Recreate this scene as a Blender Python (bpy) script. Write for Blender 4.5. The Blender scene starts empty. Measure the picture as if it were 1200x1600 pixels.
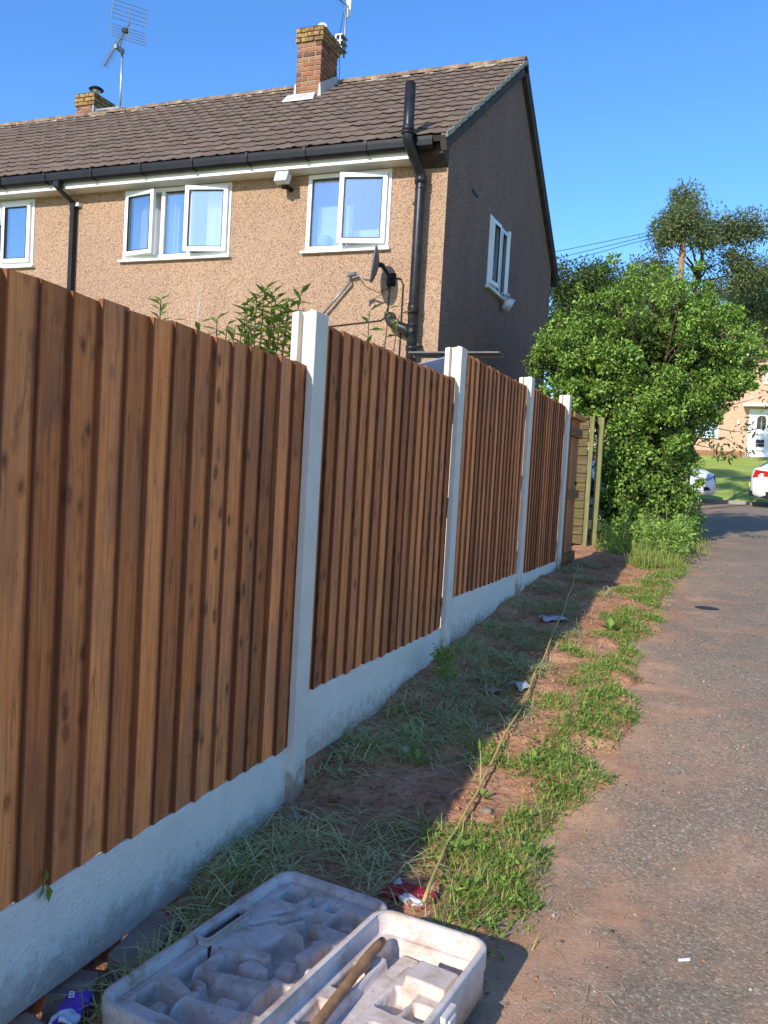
import bpy, bmesh, math, random
import numpy as np
from mathutils import Vector, Matrix, Euler
R = math.radians
random.seed(7); rng = np.random.default_rng(7)
scene = bpy.context.scene
COL = scene.collection

# ------------------------------------------------------------------ camera, sky, sun, exposure
cam = bpy.data.cameras.new('camera'); camo = bpy.data.objects.new('camera', cam); COL.objects.link(camo)
PITCH, ROLL, YAW = .0440, .0565, .3782
cy, sy, cp, sp, cr, sr = math.cos(YAW), math.sin(YAW), math.cos(PITCH), math.sin(PITCH), math.cos(ROLL), math.sin(ROLL)
fw = Vector((-sy*cp, cy*cp, -sp)); r0 = Vector((cy, sy, 0)); u0 = r0.cross(fw)
rt = cr*r0 + sr*u0; up = -sr*r0 + cr*u0
camo.matrix_world = Matrix(((rt.x, up.x, -fw.x, 0), (rt.y, up.y, -fw.y, 0), (rt.z, up.z, -fw.z, 1.4), (0, 0, 0, 1)))
cam.sensor_fit = 'HORIZONTAL'; cam.sensor_width = 36; cam.lens = 36*1337.2/1200
cam.clip_start = .05; cam.clip_end = 2000
scene.camera = camo

SUN_DIR = Vector((.20, 1, -.52)).normalized()          # the way the light travels
SUN_EL = math.asin(-SUN_DIR.z); SUN_AZ = math.pi + math.atan2(.20, 1)
world = bpy.data.worlds.new('World'); scene.world = world; world.use_nodes = True
wn = world.node_tree; wn.nodes.clear()
sky = wn.nodes.new('ShaderNodeTexSky'); sky.sky_type = 'NISHITA'; sky.sun_disc = False
sky.sun_elevation = SUN_EL; sky.sun_rotation = SUN_AZ
sky.air_density = 1.0; sky.dust_density = .25; sky.ozone_density = 3.5; sky.altitude = 50
bg = wn.nodes.new('ShaderNodeBackground'); bg.inputs['Strength'].default_value = .15
wo = wn.nodes.new('ShaderNodeOutputWorld')
hs = wn.nodes.new('ShaderNodeHueSaturation'); hs.inputs['Saturation'].default_value = 1.16; hs.inputs['Value'].default_value = .86
wn.links.new(sky.outputs[0], hs.inputs['Color']); tn = wn.nodes.new('ShaderNodeMix'); tn.data_type = 'RGBA'; tn.blend_type = 'MULTIPLY'; tn.inputs[0].default_value = 1; tn.inputs[7].default_value = (.76, .88, 1.05, 1)
wn.links.new(hs.outputs[0], tn.inputs[6]); wn.links.new(tn.outputs[2], bg.inputs[0]); wn.links.new(bg.outputs[0], wo.inputs[0])
sl = bpy.data.lights.new('sun', 'SUN'); sl.energy = 2.8; sl.angle = R(.5); sl.color = (1, .93, .82)
so = bpy.data.objects.new('sun', sl); COL.objects.link(so)
so.rotation_euler = SUN_DIR.to_track_quat('-Z', 'Y').to_euler(); so.location = (-3, -8, 12)
vs = scene.view_settings; vs.view_transform = 'Standard'; vs.look = 'None'; vs.gamma = 1; vs.exposure = 1.0
vs.use_curve_mapping = False
scene.cycles.max_bounces = 6; scene.cycles.transparent_max_bounces = 12

# ------------------------------------------------------------------ noise helpers (numpy)
def _h(ix, iy, s):
    n = (ix.astype(np.int64)*374761393 + iy.astype(np.int64)*668265263 + s*974634777) & 0xffffffff
    n = ((n ^ (n >> 13))*1274126177) & 0xffffffff
    return ((n ^ (n >> 16)) & 0xffff)/65535.
def vnoise(x, y, s=0):
    x = np.asarray(x, float); y = np.asarray(y, float)
    ix, iy = np.floor(x), np.floor(y); fx, fy = x-ix, y-iy
    fx = fx*fx*(3-2*fx); fy = fy*fy*(3-2*fy)
    a = _h(ix, iy, s)*(1-fx)+_h(ix+1, iy, s)*fx; b = _h(ix, iy+1, s)*(1-fx)+_h(ix+1, iy+1, s)*fx
    return a*(1-fy)+b*fy
def fbm(x, y, s=0, o=4):
    v = 0; a = .5
    for k in range(o):
        v = v + a*vnoise(np.asarray(x)*2**k, np.asarray(y)*2**k, s+k); a *= .5
    return v
def sstep(a, b, x):
    t = np.clip((np.asarray(x, float)-a)/(b-a), 0, 1); return t*t*(3-2*t)

# ------------------------------------------------------------------ material helpers
def _nt(name):
    m = bpy.data.materials.new(name); m.use_nodes = True; nt = m.node_tree
    b = nt.nodes['Principled BSDF']; return m, nt, b
def N(nt, t, **k):
    n = nt.nodes.new(t)
    for a, v in k.items():
        if a.startswith('i_'): n.inputs[a[2:].replace('_', ' ')].default_value = v
        else: setattr(n, a, v)
    return n
def L(nt, a, b): nt.links.new(a, b)
def ramp(nt, fac, stops):
    r = nt.nodes.new('ShaderNodeValToRGB'); e = r.color_ramp.elements
    while len(e) < len(stops): e.new(.5)
    for el, (p, c) in zip(e, stops):
        el.position = p; el.color = (c, c, c, 1) if isinstance(c, (int, float)) else tuple(c)+(1,)
    L(nt, fac, r.inputs[0]); return r.outputs[0]
def mixc(nt, fac, a, b, mode='MIX'):
    m = nt.nodes.new('ShaderNodeMix'); m.data_type = 'RGBA'; m.blend_type = mode
    for s, v in ((m.inputs[0], fac), (m.inputs[6], a), (m.inputs[7], b)):
        if isinstance(v, (int, float)): s.default_value = v
        elif isinstance(v, tuple): s.default_value = v+(1,)
        else: L(nt, v, s)
    return m.outputs[2]
def math_(nt, op, a, b=None, c=None):
    m = nt.nodes.new('ShaderNodeMath'); m.operation = op
    for i, v in enumerate((a, b, c)):
        if v is None: continue
        if isinstance(v, (int, float)): m.inputs[i].default_value = v
        else: L(nt, v, m.inputs[i])
    return m.outputs[0]
def coords(nt, scale=(1, 1, 1), kind='Object', rnd=0.):
    tc = nt.nodes.new('ShaderNodeTexCoord'); mp = nt.nodes.new('ShaderNodeMapping'); mp.inputs['Scale'].default_value = scale
    out = tc.outputs[kind]
    if rnd:
        oi = nt.nodes.new('ShaderNodeObjectInfo'); va = nt.nodes.new('ShaderNodeVectorMath'); va.operation = 'ADD'
        L(nt, out, va.inputs[0]); L(nt, math_(nt, 'MULTIPLY', oi.outputs['Random'], rnd), va.inputs[1]); out = va.outputs[0]
    L(nt, out, mp.inputs[0]); return mp.outputs[0]
def noise(nt, vec, scale, detail=4, rough=.55, dist=0):
    n = N(nt, 'ShaderNodeTexNoise'); n.inputs['Scale'].default_value = scale; n.inputs['Detail'].default_value = detail
    n.inputs['Roughness'].default_value = rough; n.inputs['Distortion'].default_value = dist; L(nt, vec, n.inputs['Vector']); return n.outputs[0]
def voro(nt, vec, scale, feature='F1', out=0):
    n = N(nt, 'ShaderNodeTexVoronoi', feature=feature); n.inputs['Scale'].default_value = scale; L(nt, vec, n.inputs['Vector']); return n.outputs[out]
def bump(nt, bsdf, h, strength=.3, dist=.01):
    b = N(nt, 'ShaderNodeBump'); b.inputs['Strength'].default_value = strength; b.inputs['Distance'].default_value = dist
    L(nt, h, b.inputs['Height']); L(nt, b.outputs[0], bsdf.inputs['Normal'])
def setb(b, rough=.7, spec=.3, metal=0.):
    b.inputs['Roughness'].default_value = rough; b.inputs['Specular IOR Level'].default_value = spec; b.inputs['Metallic'].default_value = metal
def simple(name, c1, c2=None, scale=6, rough=.7, spec=.3, metal=0, bs=0, bscale=60, stretch=(1, 1, 1), rnd=3., lo=.35, hi=.65):
    m, nt, b = _nt(name); setb(b, rough, spec, metal)
    v = coords(nt, stretch, rnd=rnd)
    if c2 is None: c2 = tuple(x*.82 for x in c1)
    f = noise(nt, v, scale, 5)
    L(nt, ramp(nt, f, [(lo, c1), (hi, c2)]), b.inputs['Base Color'])
    if bs: bump(nt, b, noise(nt, v, bscale, 4), bs, .004)
    return m
def glass_mat(name, tint=(.75, .83, .9), refl=.3, rough=.02, wobble=0, dens=.9):
    m, nt, b = _nt(name); nt.nodes.remove(b)
    t = N(nt, 'ShaderNodeBsdfTransparent'); t.inputs[0].default_value = (tint[0]*dens, tint[1]*dens, tint[2]*dens, 1)
    g = N(nt, 'ShaderNodeBsdfGlossy'); g.inputs['Roughness'].default_value = rough; g.inputs[0].default_value = (.95, .97, 1, 1)
    mx = N(nt, 'ShaderNodeMixShader'); mx.inputs[0].default_value = refl
    L(nt, t.outputs[0], mx.inputs[1]); L(nt, g.outputs[0], mx.inputs[2]); L(nt, mx.outputs[0], nt.nodes['Material Output'].inputs[0])
    if wobble:
        v = coords(nt, (30, 30, 9)); bb = N(nt, 'ShaderNodeBump'); bb.inputs['Strength'].default_value = wobble; bb.inputs['Distance'].default_value = .01
        L(nt, noise(nt, v, 1.5, 3), bb.inputs['Height']); L(nt, bb.outputs[0], g.inputs['Normal'])
    return m
def leaf_mat(name, dark, light, trans=.35, rough=.5, spec=.35, dead=None):
    m, nt, b = _nt(name); setb(b, rough, spec)
    g = N(nt, 'ShaderNodeNewGeometry'); stops = [(0, dark), (.75, light), (1, tuple(min(1, x*1.35) for x in light))]
    if dead: stops = [(0, dead), (.08, dead), (.1, dark), (.8, light), (1, tuple(min(1, x*1.3) for x in light))]
    c = ramp(nt, g.outputs['Random Per Island'], stops)
    L(nt, c, b.inputs['Base Color'])
    tr = N(nt, 'ShaderNodeBsdfTranslucent'); mul = mixc(nt, .35, c, (.45, .62, .10)); L(nt, mul, tr.inputs[0])
    mx = N(nt, 'ShaderNodeMixShader'); mx.inputs[0].default_value = trans
    L(nt, b.outputs[0], mx.inputs[1]); L(nt, tr.outputs[0], mx.inputs[2]); L(nt, mx.outputs[0], nt.nodes['Material Output'].inputs[0])
    return m

# ------------------------------------------------------------------ mesh helpers
class MB:
    def __init__(s): s.v = []; s.f = []
    def box(s, x0, x1, y0, y1, z0, z1):
        b = len(s.v); s.v += [(x0, y0, z0), (x1, y0, z0), (x1, y1, z0), (x0, y1, z0), (x0, y0, z1), (x1, y0, z1), (x1, y1, z1), (x0, y1, z1)]
        s.f += [tuple(b+i for i in q) for q in ((0, 3, 2, 1), (4, 5, 6, 7), (0, 1, 5, 4), (1, 2, 6, 5), (2, 3, 7, 6), (3, 0, 4, 7))]; return s
    def quad(s, *p):
        b = len(s.v); s.v += [tuple(q) for q in p]; s.f.append(tuple(range(b, b+len(p)))); return s
    def hexa(s, lo, hi):              # two rings of equal length, capped
        n = len(lo); b = len(s.v); s.v += [tuple(q) for q in lo]+[tuple(q) for q in hi]
        s.f.append(tuple(b+i for i in reversed(range(n)))); s.f.append(tuple(b+n+i for i in range(n)))
        for i in range(n): s.f.append((b+i, b+(i+1) % n, b+n+(i+1) % n, b+n+i))
        return s
    def tube(s, pts, rad, n=10, cap=True):
        pts = [Vector(p) for p in pts]; rad = rad if isinstance(rad, (list, tuple)) else [rad]*len(pts)
        b = len(s.v); prev = None
        for i, p in enumerate(pts):
            t = (pts[min(i+1, len(pts)-1)]-pts[max(i-1, 0)]).normalized()
            if prev is None:
                a = Vector((0, 0, 1)) if abs(t.z) < .9 else Vector((1, 0, 0)); u = t.cross(a).normalized()
            else:
                u = (prev-t*prev.dot(t)).normalized()
            prev = u; w = t.cross(u)
            for k in range(n):
                an = 2*math.pi*k/n; q = p+rad[i]*(math.cos(an)*u+math.sin(an)*w); s.v.append(tuple(q))
        for i in range(len(pts)-1):
            for k in range(n):
                s.f.append((b+i*n+k, b+i*n+(k+1) % n, b+(i+1)*n+(k+1) % n, b+(i+1)*n+k))
        if cap:
            s.f.append(tuple(b+k for k in reversed(range(n)))); s.f.append(tuple(b+(len(pts)-1)*n+k for k in range(n)))
        return s
    def lathe(s, prof, n=20, c=(0, 0, 0)):
        b = len(s.v)
        for r, z in prof:
            for k in range(n):
                an = 2*math.pi*k/n; s.v.append((c[0]+r*math.cos(an), c[1]+r*math.sin(an), c[2]+z))
        for i in range(len(prof)-1):
            for k in range(n): s.f.append((b+i*n+k, b+i*n+(k+1) % n, b+(i+1)*n+(k+1) % n, b+(i+1)*n+k))
        return s
    def mesh(s, name, m=None, smooth=False, bevel=0):
        me = bpy.data.meshes.new(name); me.from_pydata(s.v, [], s.f); me.validate()
        bm = bmesh.new(); bm.from_mesh(me); bmesh.ops.recalc_face_normals(bm, faces=bm.faces)
        if bevel: bmesh.ops.bevel(bm, geom=list(bm.edges), offset=bevel, segments=1, affect='EDGES', clamp_overlap=True)
        bm.to_mesh(me); bm.free()
        if m: me.materials.append(m)
        if smooth: me.shade_smooth()
        return me
def link(name, me, parent=None, loc=(0, 0, 0), rot=None):
    o = bpy.data.objects.new(name, me); COL.objects.link(o); o.location = loc
    if rot is not None: o.rotation_euler = rot
    if parent is not None: o.parent = parent
    return o
def tag(o, label=None, cat=None, group=None, kind=None):
    if label: o['label'] = label
    if cat: o['category'] = cat
    if group: o['group'] = group
    if kind: o['kind'] = kind
    return o
def thing(name, label, cat, loc=(0, 0, 0), rz=0, group=None):
    o = bpy.data.objects.new(name, None); COL.objects.link(o); o.location = loc; o.rotation_euler = (0, 0, rz); o.empty_display_size = .2
    return tag(o, label, cat, group)
def wpart(name, mb, m, parent, smooth=False, bevel=0):
    """a part given in world coordinates, stored relative to its (unrotated) parent"""
    off = Vector((0, 0, 0)); p = parent
    while p is not None: off += p.location; p = p.parent
    mb.v = [(x-off.x, y-off.y, z-off.z) for x, y, z in mb.v]
    return link(name, mb.mesh(name, m, smooth, bevel), parent)
def lpart(name, mb, m, parent, loc=(0, 0, 0), rot=None, smooth=False, bevel=0):
    return link(name, mb.mesh(name, m, smooth, bevel), parent, loc, rot)
def np_mesh(name, V, F, m, smooth=False):
    """V (n,3), F (k,4 or 3) arrays"""
    me = bpy.data.meshes.new(name); V = np.ascontiguousarray(V, np.float32)
    Fs = F if isinstance(F, list) else [F]
    me.vertices.add(len(V)); me.vertices.foreach_set('co', V.ravel())
    tot = np.concatenate([np.full(len(a), a.shape[1]) for a in Fs]); idx = np.concatenate([a.ravel() for a in Fs])
    me.loops.add(len(idx)); me.loops.foreach_set('vertex_index', idx.astype(np.int32))
    me.polygons.add(len(tot)); st = np.concatenate([[0], np.cumsum(tot)[:-1]])
    me.polygons.foreach_set('loop_start', st.astype(np.int32)); me.polygons.foreach_set('loop_total', tot.astype(np.int32))
    me.update(calc_edges=True); me.validate()
    if m: me.materials.append(m)
    if smooth: me.shade_smooth()
    return me
def grid_mesh(name, X, Y, Z, m, smooth=True, keep=None):
    ny, nx = X.shape; V = np.stack([X, Y, Z], -1).reshape(-1, 3)
    i = np.arange(ny*nx).reshape(ny, nx); F = np.stack([i[:-1, :-1], i[:-1, 1:], i[1:, 1:], i[1:, :-1]], -1).reshape(-1, 4)
    if keep is not None: F = F[keep.ravel()]
    return np_mesh(name, V, F, m, smooth)
def leaves_arrays(P, D, Nn, ln, wd, fold=.25):
    """leaf quads: base P, direction D (unit), up Nn, length, width"""
    S = np.cross(D, Nn); S /= np.linalg.norm(S, axis=1, keepdims=True)+1e-9; U = np.cross(S, D)
    ln = ln[:, None]; wd = wd[:, None]
    a = P; c = P+D*ln-U*ln*.12; b = P+D*ln*.45+S*wd/2+U*wd*fold; d = P+D*ln*.45-S*wd/2+U*wd*fold
    V = np.stack([a, b, c, d], 1).reshape(-1, 3); k = np.arange(len(P))*4
    return V, np.concatenate([np.stack([k, k+1, k+2], 1), np.stack([k, k+2, k+3], 1)])
def unit(a): return a/(np.linalg.norm(a, axis=1, keepdims=True)+1e-9)
def blades_mesh(name, P, H, lean, ang, wd, m, curl=.5):
    """grass blades: base P, height H, lean amount (0 upright .. ), heading ang, width"""
    n = len(P); dx, dy = np.cos(ang), np.sin(ang); Z = np.zeros(n)
    d = np.stack([dx, dy, Z], 1); s = np.stack([-dy, dx, Z], 1)*(wd/2)[:, None]
    up_ = np.stack([Z, Z, np.ones(n)], 1)
    hm = (H*.5)[:, None]; t1 = np.clip(lean*1.42, 0, 1.5)[:, None]; t2 = np.clip(lean*1.95, 0, 1.75)[:, None]
    m1 = P+hm*(up_*np.cos(t1)+d*np.sin(t1)); t = m1+hm*(up_*np.cos(t2)+d*np.sin(t2)*(1+.0*lean[:, None]))
    V = np.stack([P-s, P+s, m1-s*.8, m1+s*.8, t], 1).reshape(-1, 3); k = np.arange(n)*5
    return np_mesh(name, V, [np.stack([k, k+1, k+3, k+2], 1), np.stack([k+2, k+3, k+4], 1)], m)

# ------------------------------------------------------------------ terrain profile (the lane climbs away from the camera)
GY = np.array([-40, -6, 0, 2, 3.05, 5, 6.96, 8.8, 14, 20, 26.0, 26.15, 30, 31, 37, 45, 300.])
GZ = np.array([-.8, -.25, -.1, -.02, .02, .235, .39, .48, .74, 1.0, 1.12, 1.20, 1.95, 2.0, 2.88, 3.0, 3.4])
def G(y): return np.interp(y, GY, GZ)
def g1(y): return float(G(y))
EY = np.array([-6, 1.5, 2.4, 2.63, 3.31, 4.2, 4.8, 5.4, 7.8, 9.7, 12.6, 14, 19.5])
EX = np.array([-.5, -.5, -.5, -.47, -.47, -.36, -.36, -.4, -.37, -.33, -.15, -.3, -.5])
def edge_x(y): return np.interp(y, EY, EX)
def verge_z(x, y):
    x = np.asarray(x, float); y = np.asarray(y, float)
    e = edge_x(y)+(fbm(x*5, y*5, 3)-.5)*.34
    t = sstep(.08, -.16, x-e)
    n = fbm(x*4, y*4, 11)-.47; n2 = fbm(x*17, y*17, 21, 3)-.44
    z = G(y)-.045+t*.075+t*(n*.075+n2*.03)
    z -= .12*np.exp(-((x+1.54)/.13)**2)*sstep(2.5, 2.2, y)
    z += .05*np.exp(-((x+1.55)/.2)**2)*sstep(2.9, 3.3, y)*sstep(9, 8, y)
    bb = np.where(y < 5.05, .175, .34)      # the soil is banked up under the stepped gravel boards
    z = np.maximum(z, np.where((x < -1.52) & (y > 3.12) & (y < 6.97), G(y)+np.clip(bb+.02-G(y), 0, .2)*sstep(-1.535, -1.60, x), z))
    return z

# ------------------------------------------------------------------ materials
def wood_mat():
    m, nt, b = _nt('treated_board'); setb(b, .72, .2)
    oi = N(nt, 'ShaderNodeObjectInfo'); rnd = oi.outputs['Random']
    v = coords(nt, (34, 34, 1.3), rnd=61.); gr = noise(nt, v, 2.2, 7, .62, .9)
    fine = noise(nt, coords(nt, (260, 230, 4), rnd=23.), 1.2, 3)
    c = ramp(nt, gr, [(.25, (.60, .165, .042)), (.5, (.88, .28, .08)), (.75, (.97, .40, .135))])
    c = mixc(nt, .3, c, ramp(nt, fine, [(.35, (.6, .58, .56)), (.65, (1.22, 1.22, 1.22))]), 'MULTIPLY')
    # patchy preservative: a browner, duller soak of irregular outline, different on every board
    so_ = noise(nt, coords(nt, (3.5, 5, 1.5), rnd=17.), 1.7, 6, .62)
    c = mixc(nt, ramp(nt, so_, [(.44, 0.), (.62, .65)]), c, (.46, .18, .09))
    tc = N(nt, 'ShaderNodeTexCoord'); sp = N(nt, 'ShaderNodeSeparateXYZ'); L(nt, tc.outputs['Object'], sp.inputs[0])
    bl = noise(nt, coords(nt, (7, 14, 2.6), rnd=91.), 2.2, 6, .65, .4)
    c = mixc(nt, ramp(nt, bl, [(.56, 0.), (.74, .75)]), c, (.13, .05, .026))
    # saw marks across the grain
    sw = noise(nt, coords(nt, (3, 6, 70), rnd=33.), 1., 4, .7, .5); c = mixc(nt, .10, c, ramp(nt, sw, [(.4, (.7, .7, .7)), (.6, (1.15, 1.15, 1.15))]), 'MULTIPLY')
    # knots: one in every few cells
    kv = coords(nt, (2, 16, 9.5), rnd=47.); kn = N(nt, 'ShaderNodeTexVoronoi'); kn.inputs['Scale'].default_value = 1.15; L(nt, kv, kn.inputs['Vector'])
    sc = N(nt, 'ShaderNodeSeparateColor'); L(nt, kn.outputs[1], sc.inputs[0])
    pick = ramp(nt, sc.outputs[0], [(.62, 0.), (.80, 1.)])
    kd = math_(nt, 'ADD', kn.outputs[0], math_(nt, 'MULTIPLY', math_(nt, 'SUBTRACT', bl, .5), .5))
    kf = math_(nt, 'MULTIPLY', ramp(nt, kd, [(.0, .75), (.10, .7), (.17, 1.), (.25, .45), (.42, 0.)]), pick)
    c = mixc(nt, math_(nt, 'MULTIPLY', kf, .85), c, (.10, .04, .02))
    ed = ramp(nt, math_(nt, 'ADD', math_(nt, 'MULTIPLY', sp.outputs[1], 10.), math_(nt, 'MULTIPLY', math_(nt, 'SUBTRACT', so_, .5), .12)), [(.0, 1.), (.035, .95), (.11, 0.)])
    c = mixc(nt, math_(nt, 'MULTIPLY', ed, .75), c, (.085, .03, .016))
    fe = ramp(nt, math_(nt, 'MULTIPLY', sp.outputs[1], 10.), [(.9, 0.), (1.02, .5)]); c = mixc(nt, fe, c, (.13, .05, .028))
    tone = ramp(nt, rnd, [(0, (.50, .46, .45)), (.35, (.85, .82, .81)), (.7, (1, 1, 1)), (1, (1.22, 1.2, 1.2))])
    L(nt, mixc(nt, 1., c, tone, 'MULTIPLY'), b.inputs['Base Color'])
    bump(nt, b, math_(nt, 'ADD', gr, math_(nt, 'MULTIPLY', kf, .8)), .4, .004)
    return m
M = {}
M['board'] = wood_mat()
M['rail'] = simple('fence_rail', (.27, .13, .055), (.16, .075, .03), 3, .8, .15, stretch=(18, 2, 18), bs=.2)
M['nail'] = simple('nail_head', (.30, .29, .28), rough=.5, metal=.6)
def concrete(name, c1, c2, pebble):
    m, nt, b = _nt(name); setb(b, .85, .2)
    v = coords(nt, (1, 1, 1), 'Object', 9.)
    a = noise(nt, v, 9, 6, .65); c = ramp(nt, a, [(.3, c1), (.7, c2)])
    # earth splashed up from the ground
    tc = N(nt, 'ShaderNodeTexCoord'); sp = N(nt, 'ShaderNodeSeparateXYZ'); L(nt, tc.outputs['Object'], sp.inputs[0])
    d = math_(nt, 'SUBTRACT', math_(nt, 'ADD', math_(nt, 'MULTIPLY', noise(nt, v, 22, 5, .65), .34), 0. if pebble else .17), sp.outputs[2])
    c = mixc(nt, ramp(nt, d, [(.03, 0.), (.13, .85 if not pebble else .5)]), c, (.30, .19, .12))
    pits = voro(nt, v, 75); c = mixc(nt, ramp(nt, noise(nt, v, 85, 2), [(.68, 0.), (.74, .6)]), c, (.28, .26, .25))
    L(nt, c, b.inputs['Base Color'])
    if pebble:
        h = math_(nt, 'ADD', noise(nt, v, 70, 4, .6), math_(nt, 'MULTIPLY', pits, .5)); bump(nt, b, h, .45, .010)
    else: bump(nt, b, noise(nt, v, 60, 4), .18, .004)
    return m
M['post'] = concrete('post_concrete', (.74, .665, .565), (.63, .565, .48), False)
M['gravel_board'] = concrete('gravel_board_concrete', (.80, .725, .62), (.70, .635, .55), True)
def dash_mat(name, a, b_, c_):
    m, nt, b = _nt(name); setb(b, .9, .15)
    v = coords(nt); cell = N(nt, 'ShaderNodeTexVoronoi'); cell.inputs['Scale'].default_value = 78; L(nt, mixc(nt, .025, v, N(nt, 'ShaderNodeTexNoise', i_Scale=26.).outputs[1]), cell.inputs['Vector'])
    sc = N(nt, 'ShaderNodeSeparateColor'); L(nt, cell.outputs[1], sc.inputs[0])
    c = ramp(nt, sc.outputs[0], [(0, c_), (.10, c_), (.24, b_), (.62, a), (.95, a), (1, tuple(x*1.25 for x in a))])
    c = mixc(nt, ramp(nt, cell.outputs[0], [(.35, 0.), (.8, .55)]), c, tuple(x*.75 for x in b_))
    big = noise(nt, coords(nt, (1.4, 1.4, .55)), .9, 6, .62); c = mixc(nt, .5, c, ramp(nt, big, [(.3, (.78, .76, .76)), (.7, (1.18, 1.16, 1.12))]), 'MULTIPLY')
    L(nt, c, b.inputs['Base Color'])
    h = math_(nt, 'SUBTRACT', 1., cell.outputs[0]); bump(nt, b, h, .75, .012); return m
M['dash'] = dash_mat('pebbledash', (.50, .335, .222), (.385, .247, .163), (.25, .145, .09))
M['dash_shaded'] = dash_mat('shaded_side_pebbledash', (.29, .187, .147), (.21, .135, .108), (.10, .065, .055))  # darker copy of the pebbledash, the gable's shade put into its colour
M['far_dash'] = simple('far_pebbledash', (.62, .40, .27), (.52, .32, .21), 9, .9, .1)
def tile_mat():
    m, nt, b = _nt('roof_tile_concrete'); setb(b, .9, .12)
    v = coords(nt, (1, 1, 1), rnd=31.); oi = N(nt, 'ShaderNodeObjectInfo')
    gn = N(nt, 'ShaderNodeNewGeometry')
    c = ramp(nt, noise(nt, v, 7, 6, .65), [(.3, (.118, .088, .072)), (.7, (.165, .126, .105))])
    t = math_(nt, 'FRACT', math_(nt, 'ADD', oi.outputs['Random'], gn.outputs['Random Per Island']))
    c = mixc(nt, 1., c, ramp(nt, t, [(0, (.86, .85, .86)), (.8, (1.06, 1.04, 1.02)), (1, (1.14, 1.1, 1.05))]), 'MULTIPLY')
    li = noise(nt, coords(nt, (1, 1, 1), rnd=77.), 26, 3); c = mixc(nt, ramp(nt, li, [(.66, 0.), (.73, .7)]), c, (.42, .40, .33))
    L(nt, c, b.inputs['Base Color']); bump(nt, b, noise(nt, v, 90, 3), .25, .004); return m
M['tile'] = tile_mat()
def ridge_mat():
    m, nt, b = _nt('ridge_tile_mossy'); setb(b, .95, .1); v = coords(nt, rnd=13.)
    c = ramp(nt, noise(nt, v, 9, 5, .7), [(.3, (.13, .10, .085)), (.5, (.24, .17, .125)), (.62, (.36, .25, .13)), (.7, (.48, .42, .32))])
    L(nt, c, b.inputs['Base Color']); bump(nt, b, noise(nt, v, 30, 5), .7, .015); return m
M['ridge'] = ridge_mat()
M['mortar'] = simple('mortar', (.44, .38, .31), (.34, .29, .235), 20, .95, .1, bs=.6, bscale=50)
def brick_mat():
    m, nt, b = _nt('red_brick'); setb(b, .9, .12); v = coords(nt, rnd=29.); oi = N(nt, 'ShaderNodeObjectInfo')
    c = ramp(nt, oi.outputs['Random'], [(0, (.13, .065, .045)), (.35, (.26, .115, .065)), (.75, (.33, .15, .08)), (1, (.30, .17, .09))])
    c = mixc(nt, .6, c, ramp(nt, noise(nt, v, 18, 5, .7), [(.3, (.6, .6, .6)), (.7, (1.25, 1.2, 1.15))]), 'MULTIPLY')
    L(nt, c, b.inputs['Base Color']); bump(nt, b, noise(nt, v, 60, 4), .4, .006); return m
M['brick'] = brick_mat()
def lichen_brick():
    m, nt, b = _nt('lichen_brick'); setb(b, .95, .1); v = coords(nt, rnd=5.)
    c = ramp(nt, noise(nt, v, 8, 6, .7), [(.36, (.14, .085, .055)), (.5, (.26, .16, .075)), (.58, (.42, .29, .08)), (.7, (.22, .145, .085))])
    L(nt, c, b.inputs['Base Color']); bump(nt, b, noise(nt, v, 50, 4), .5, .008); return m
M['lichen_brick'] = lichen_brick()
M['lead'] = simple('flashing', (.52, .50, .46), (.40, .38, .35), 10, .6, .3)
M['upvc'] = simple('white_upvc', (.82, .82, .80), (.76, .76, .74), 3, .3, .4)
M['fascia'] = simple('white_fascia', (.80, .79, .76), (.66, .64, .60), 2.5, .45, .35)
M['gasket'] = simple('black_gasket', (.03, .03, .035), rough=.5)
M['black'] = simple('black_plastic', (.010, .011, .014), (.018, .019, .023), 4, .42, .22)
M['iron'] = simple('black_painted_iron', (.010, .010, .013), (.026, .025, .026), 12, .38, .3, bs=.25, bscale=25)
M['grey_metal'] = simple('dull_metal', (.22, .225, .23), (.30, .30, .30), 9, .45, .4, .5)
M['galv'] = simple('galvanised_pole', (.55, .56, .58), (.45, .46, .48), 7, .38, .5, .7)
M['dish'] = simple('dish_grey', (.10, .105, .11), (.15, .15, .155), 8, .55, .3)
M['dark_trim'] = simple('dark_timber', (.055, .045, .045), (.09, .07, .06), 7, .85, .1)
M['glass'] = glass_mat('window_glass', (.92, .94, .96), .34, .02, .05)
M['frost'] = glass_mat('obscured_glass', (.90, .95, 1.0), .30, .05, .2)
M['curtain'] = simple('white_curtain', (.88, .88, .88), (.80, .81, .83), 2, .9, .1)
M['inside'] = simple('interior_wall', (.55, .54, .52), (.48, .47, .46), 1, .9, .1)
M['white_pl'] = simple('white_plastic', (.78, .79, .80), rough=.4)
M['wood_old'] = None
def oldwood():
    m, nt, b = _nt('weathered_lap_board'); setb(b, .9, .1); v = coords(nt, (1.6, 10, 26), rnd=21.)
    c = ramp(nt, noise(nt, v, 2, 5, .6, .8), [(.3, (.07, .045, .025)), (.55, (.14, .10, .045)), (.75, (.21, .165, .075))])
    c = mixc(nt, ramp(nt, noise(nt, coords(nt, rnd=8.), 6, 4), [(.5, 0.), (.62, .55)]), c, (.10, .11, .03))
    L(nt, c, b.inputs['Base Color']); bump(nt, b, noise(nt, v, 2, 5), .4, .006); return m
M['wood_old'] = oldwood()
M['wood_pale'] = simple('pale_green_post', (.24, .215, .095), (.15, .14, .06), 4, .85, .1, stretch=(8, 8, 1))
M['wood_orange'] = simple('fresh_orange_timber', (.52, .24, .09), (.40, .17, .06), 3, .8, .15, stretch=(10, 10, 2))

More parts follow.
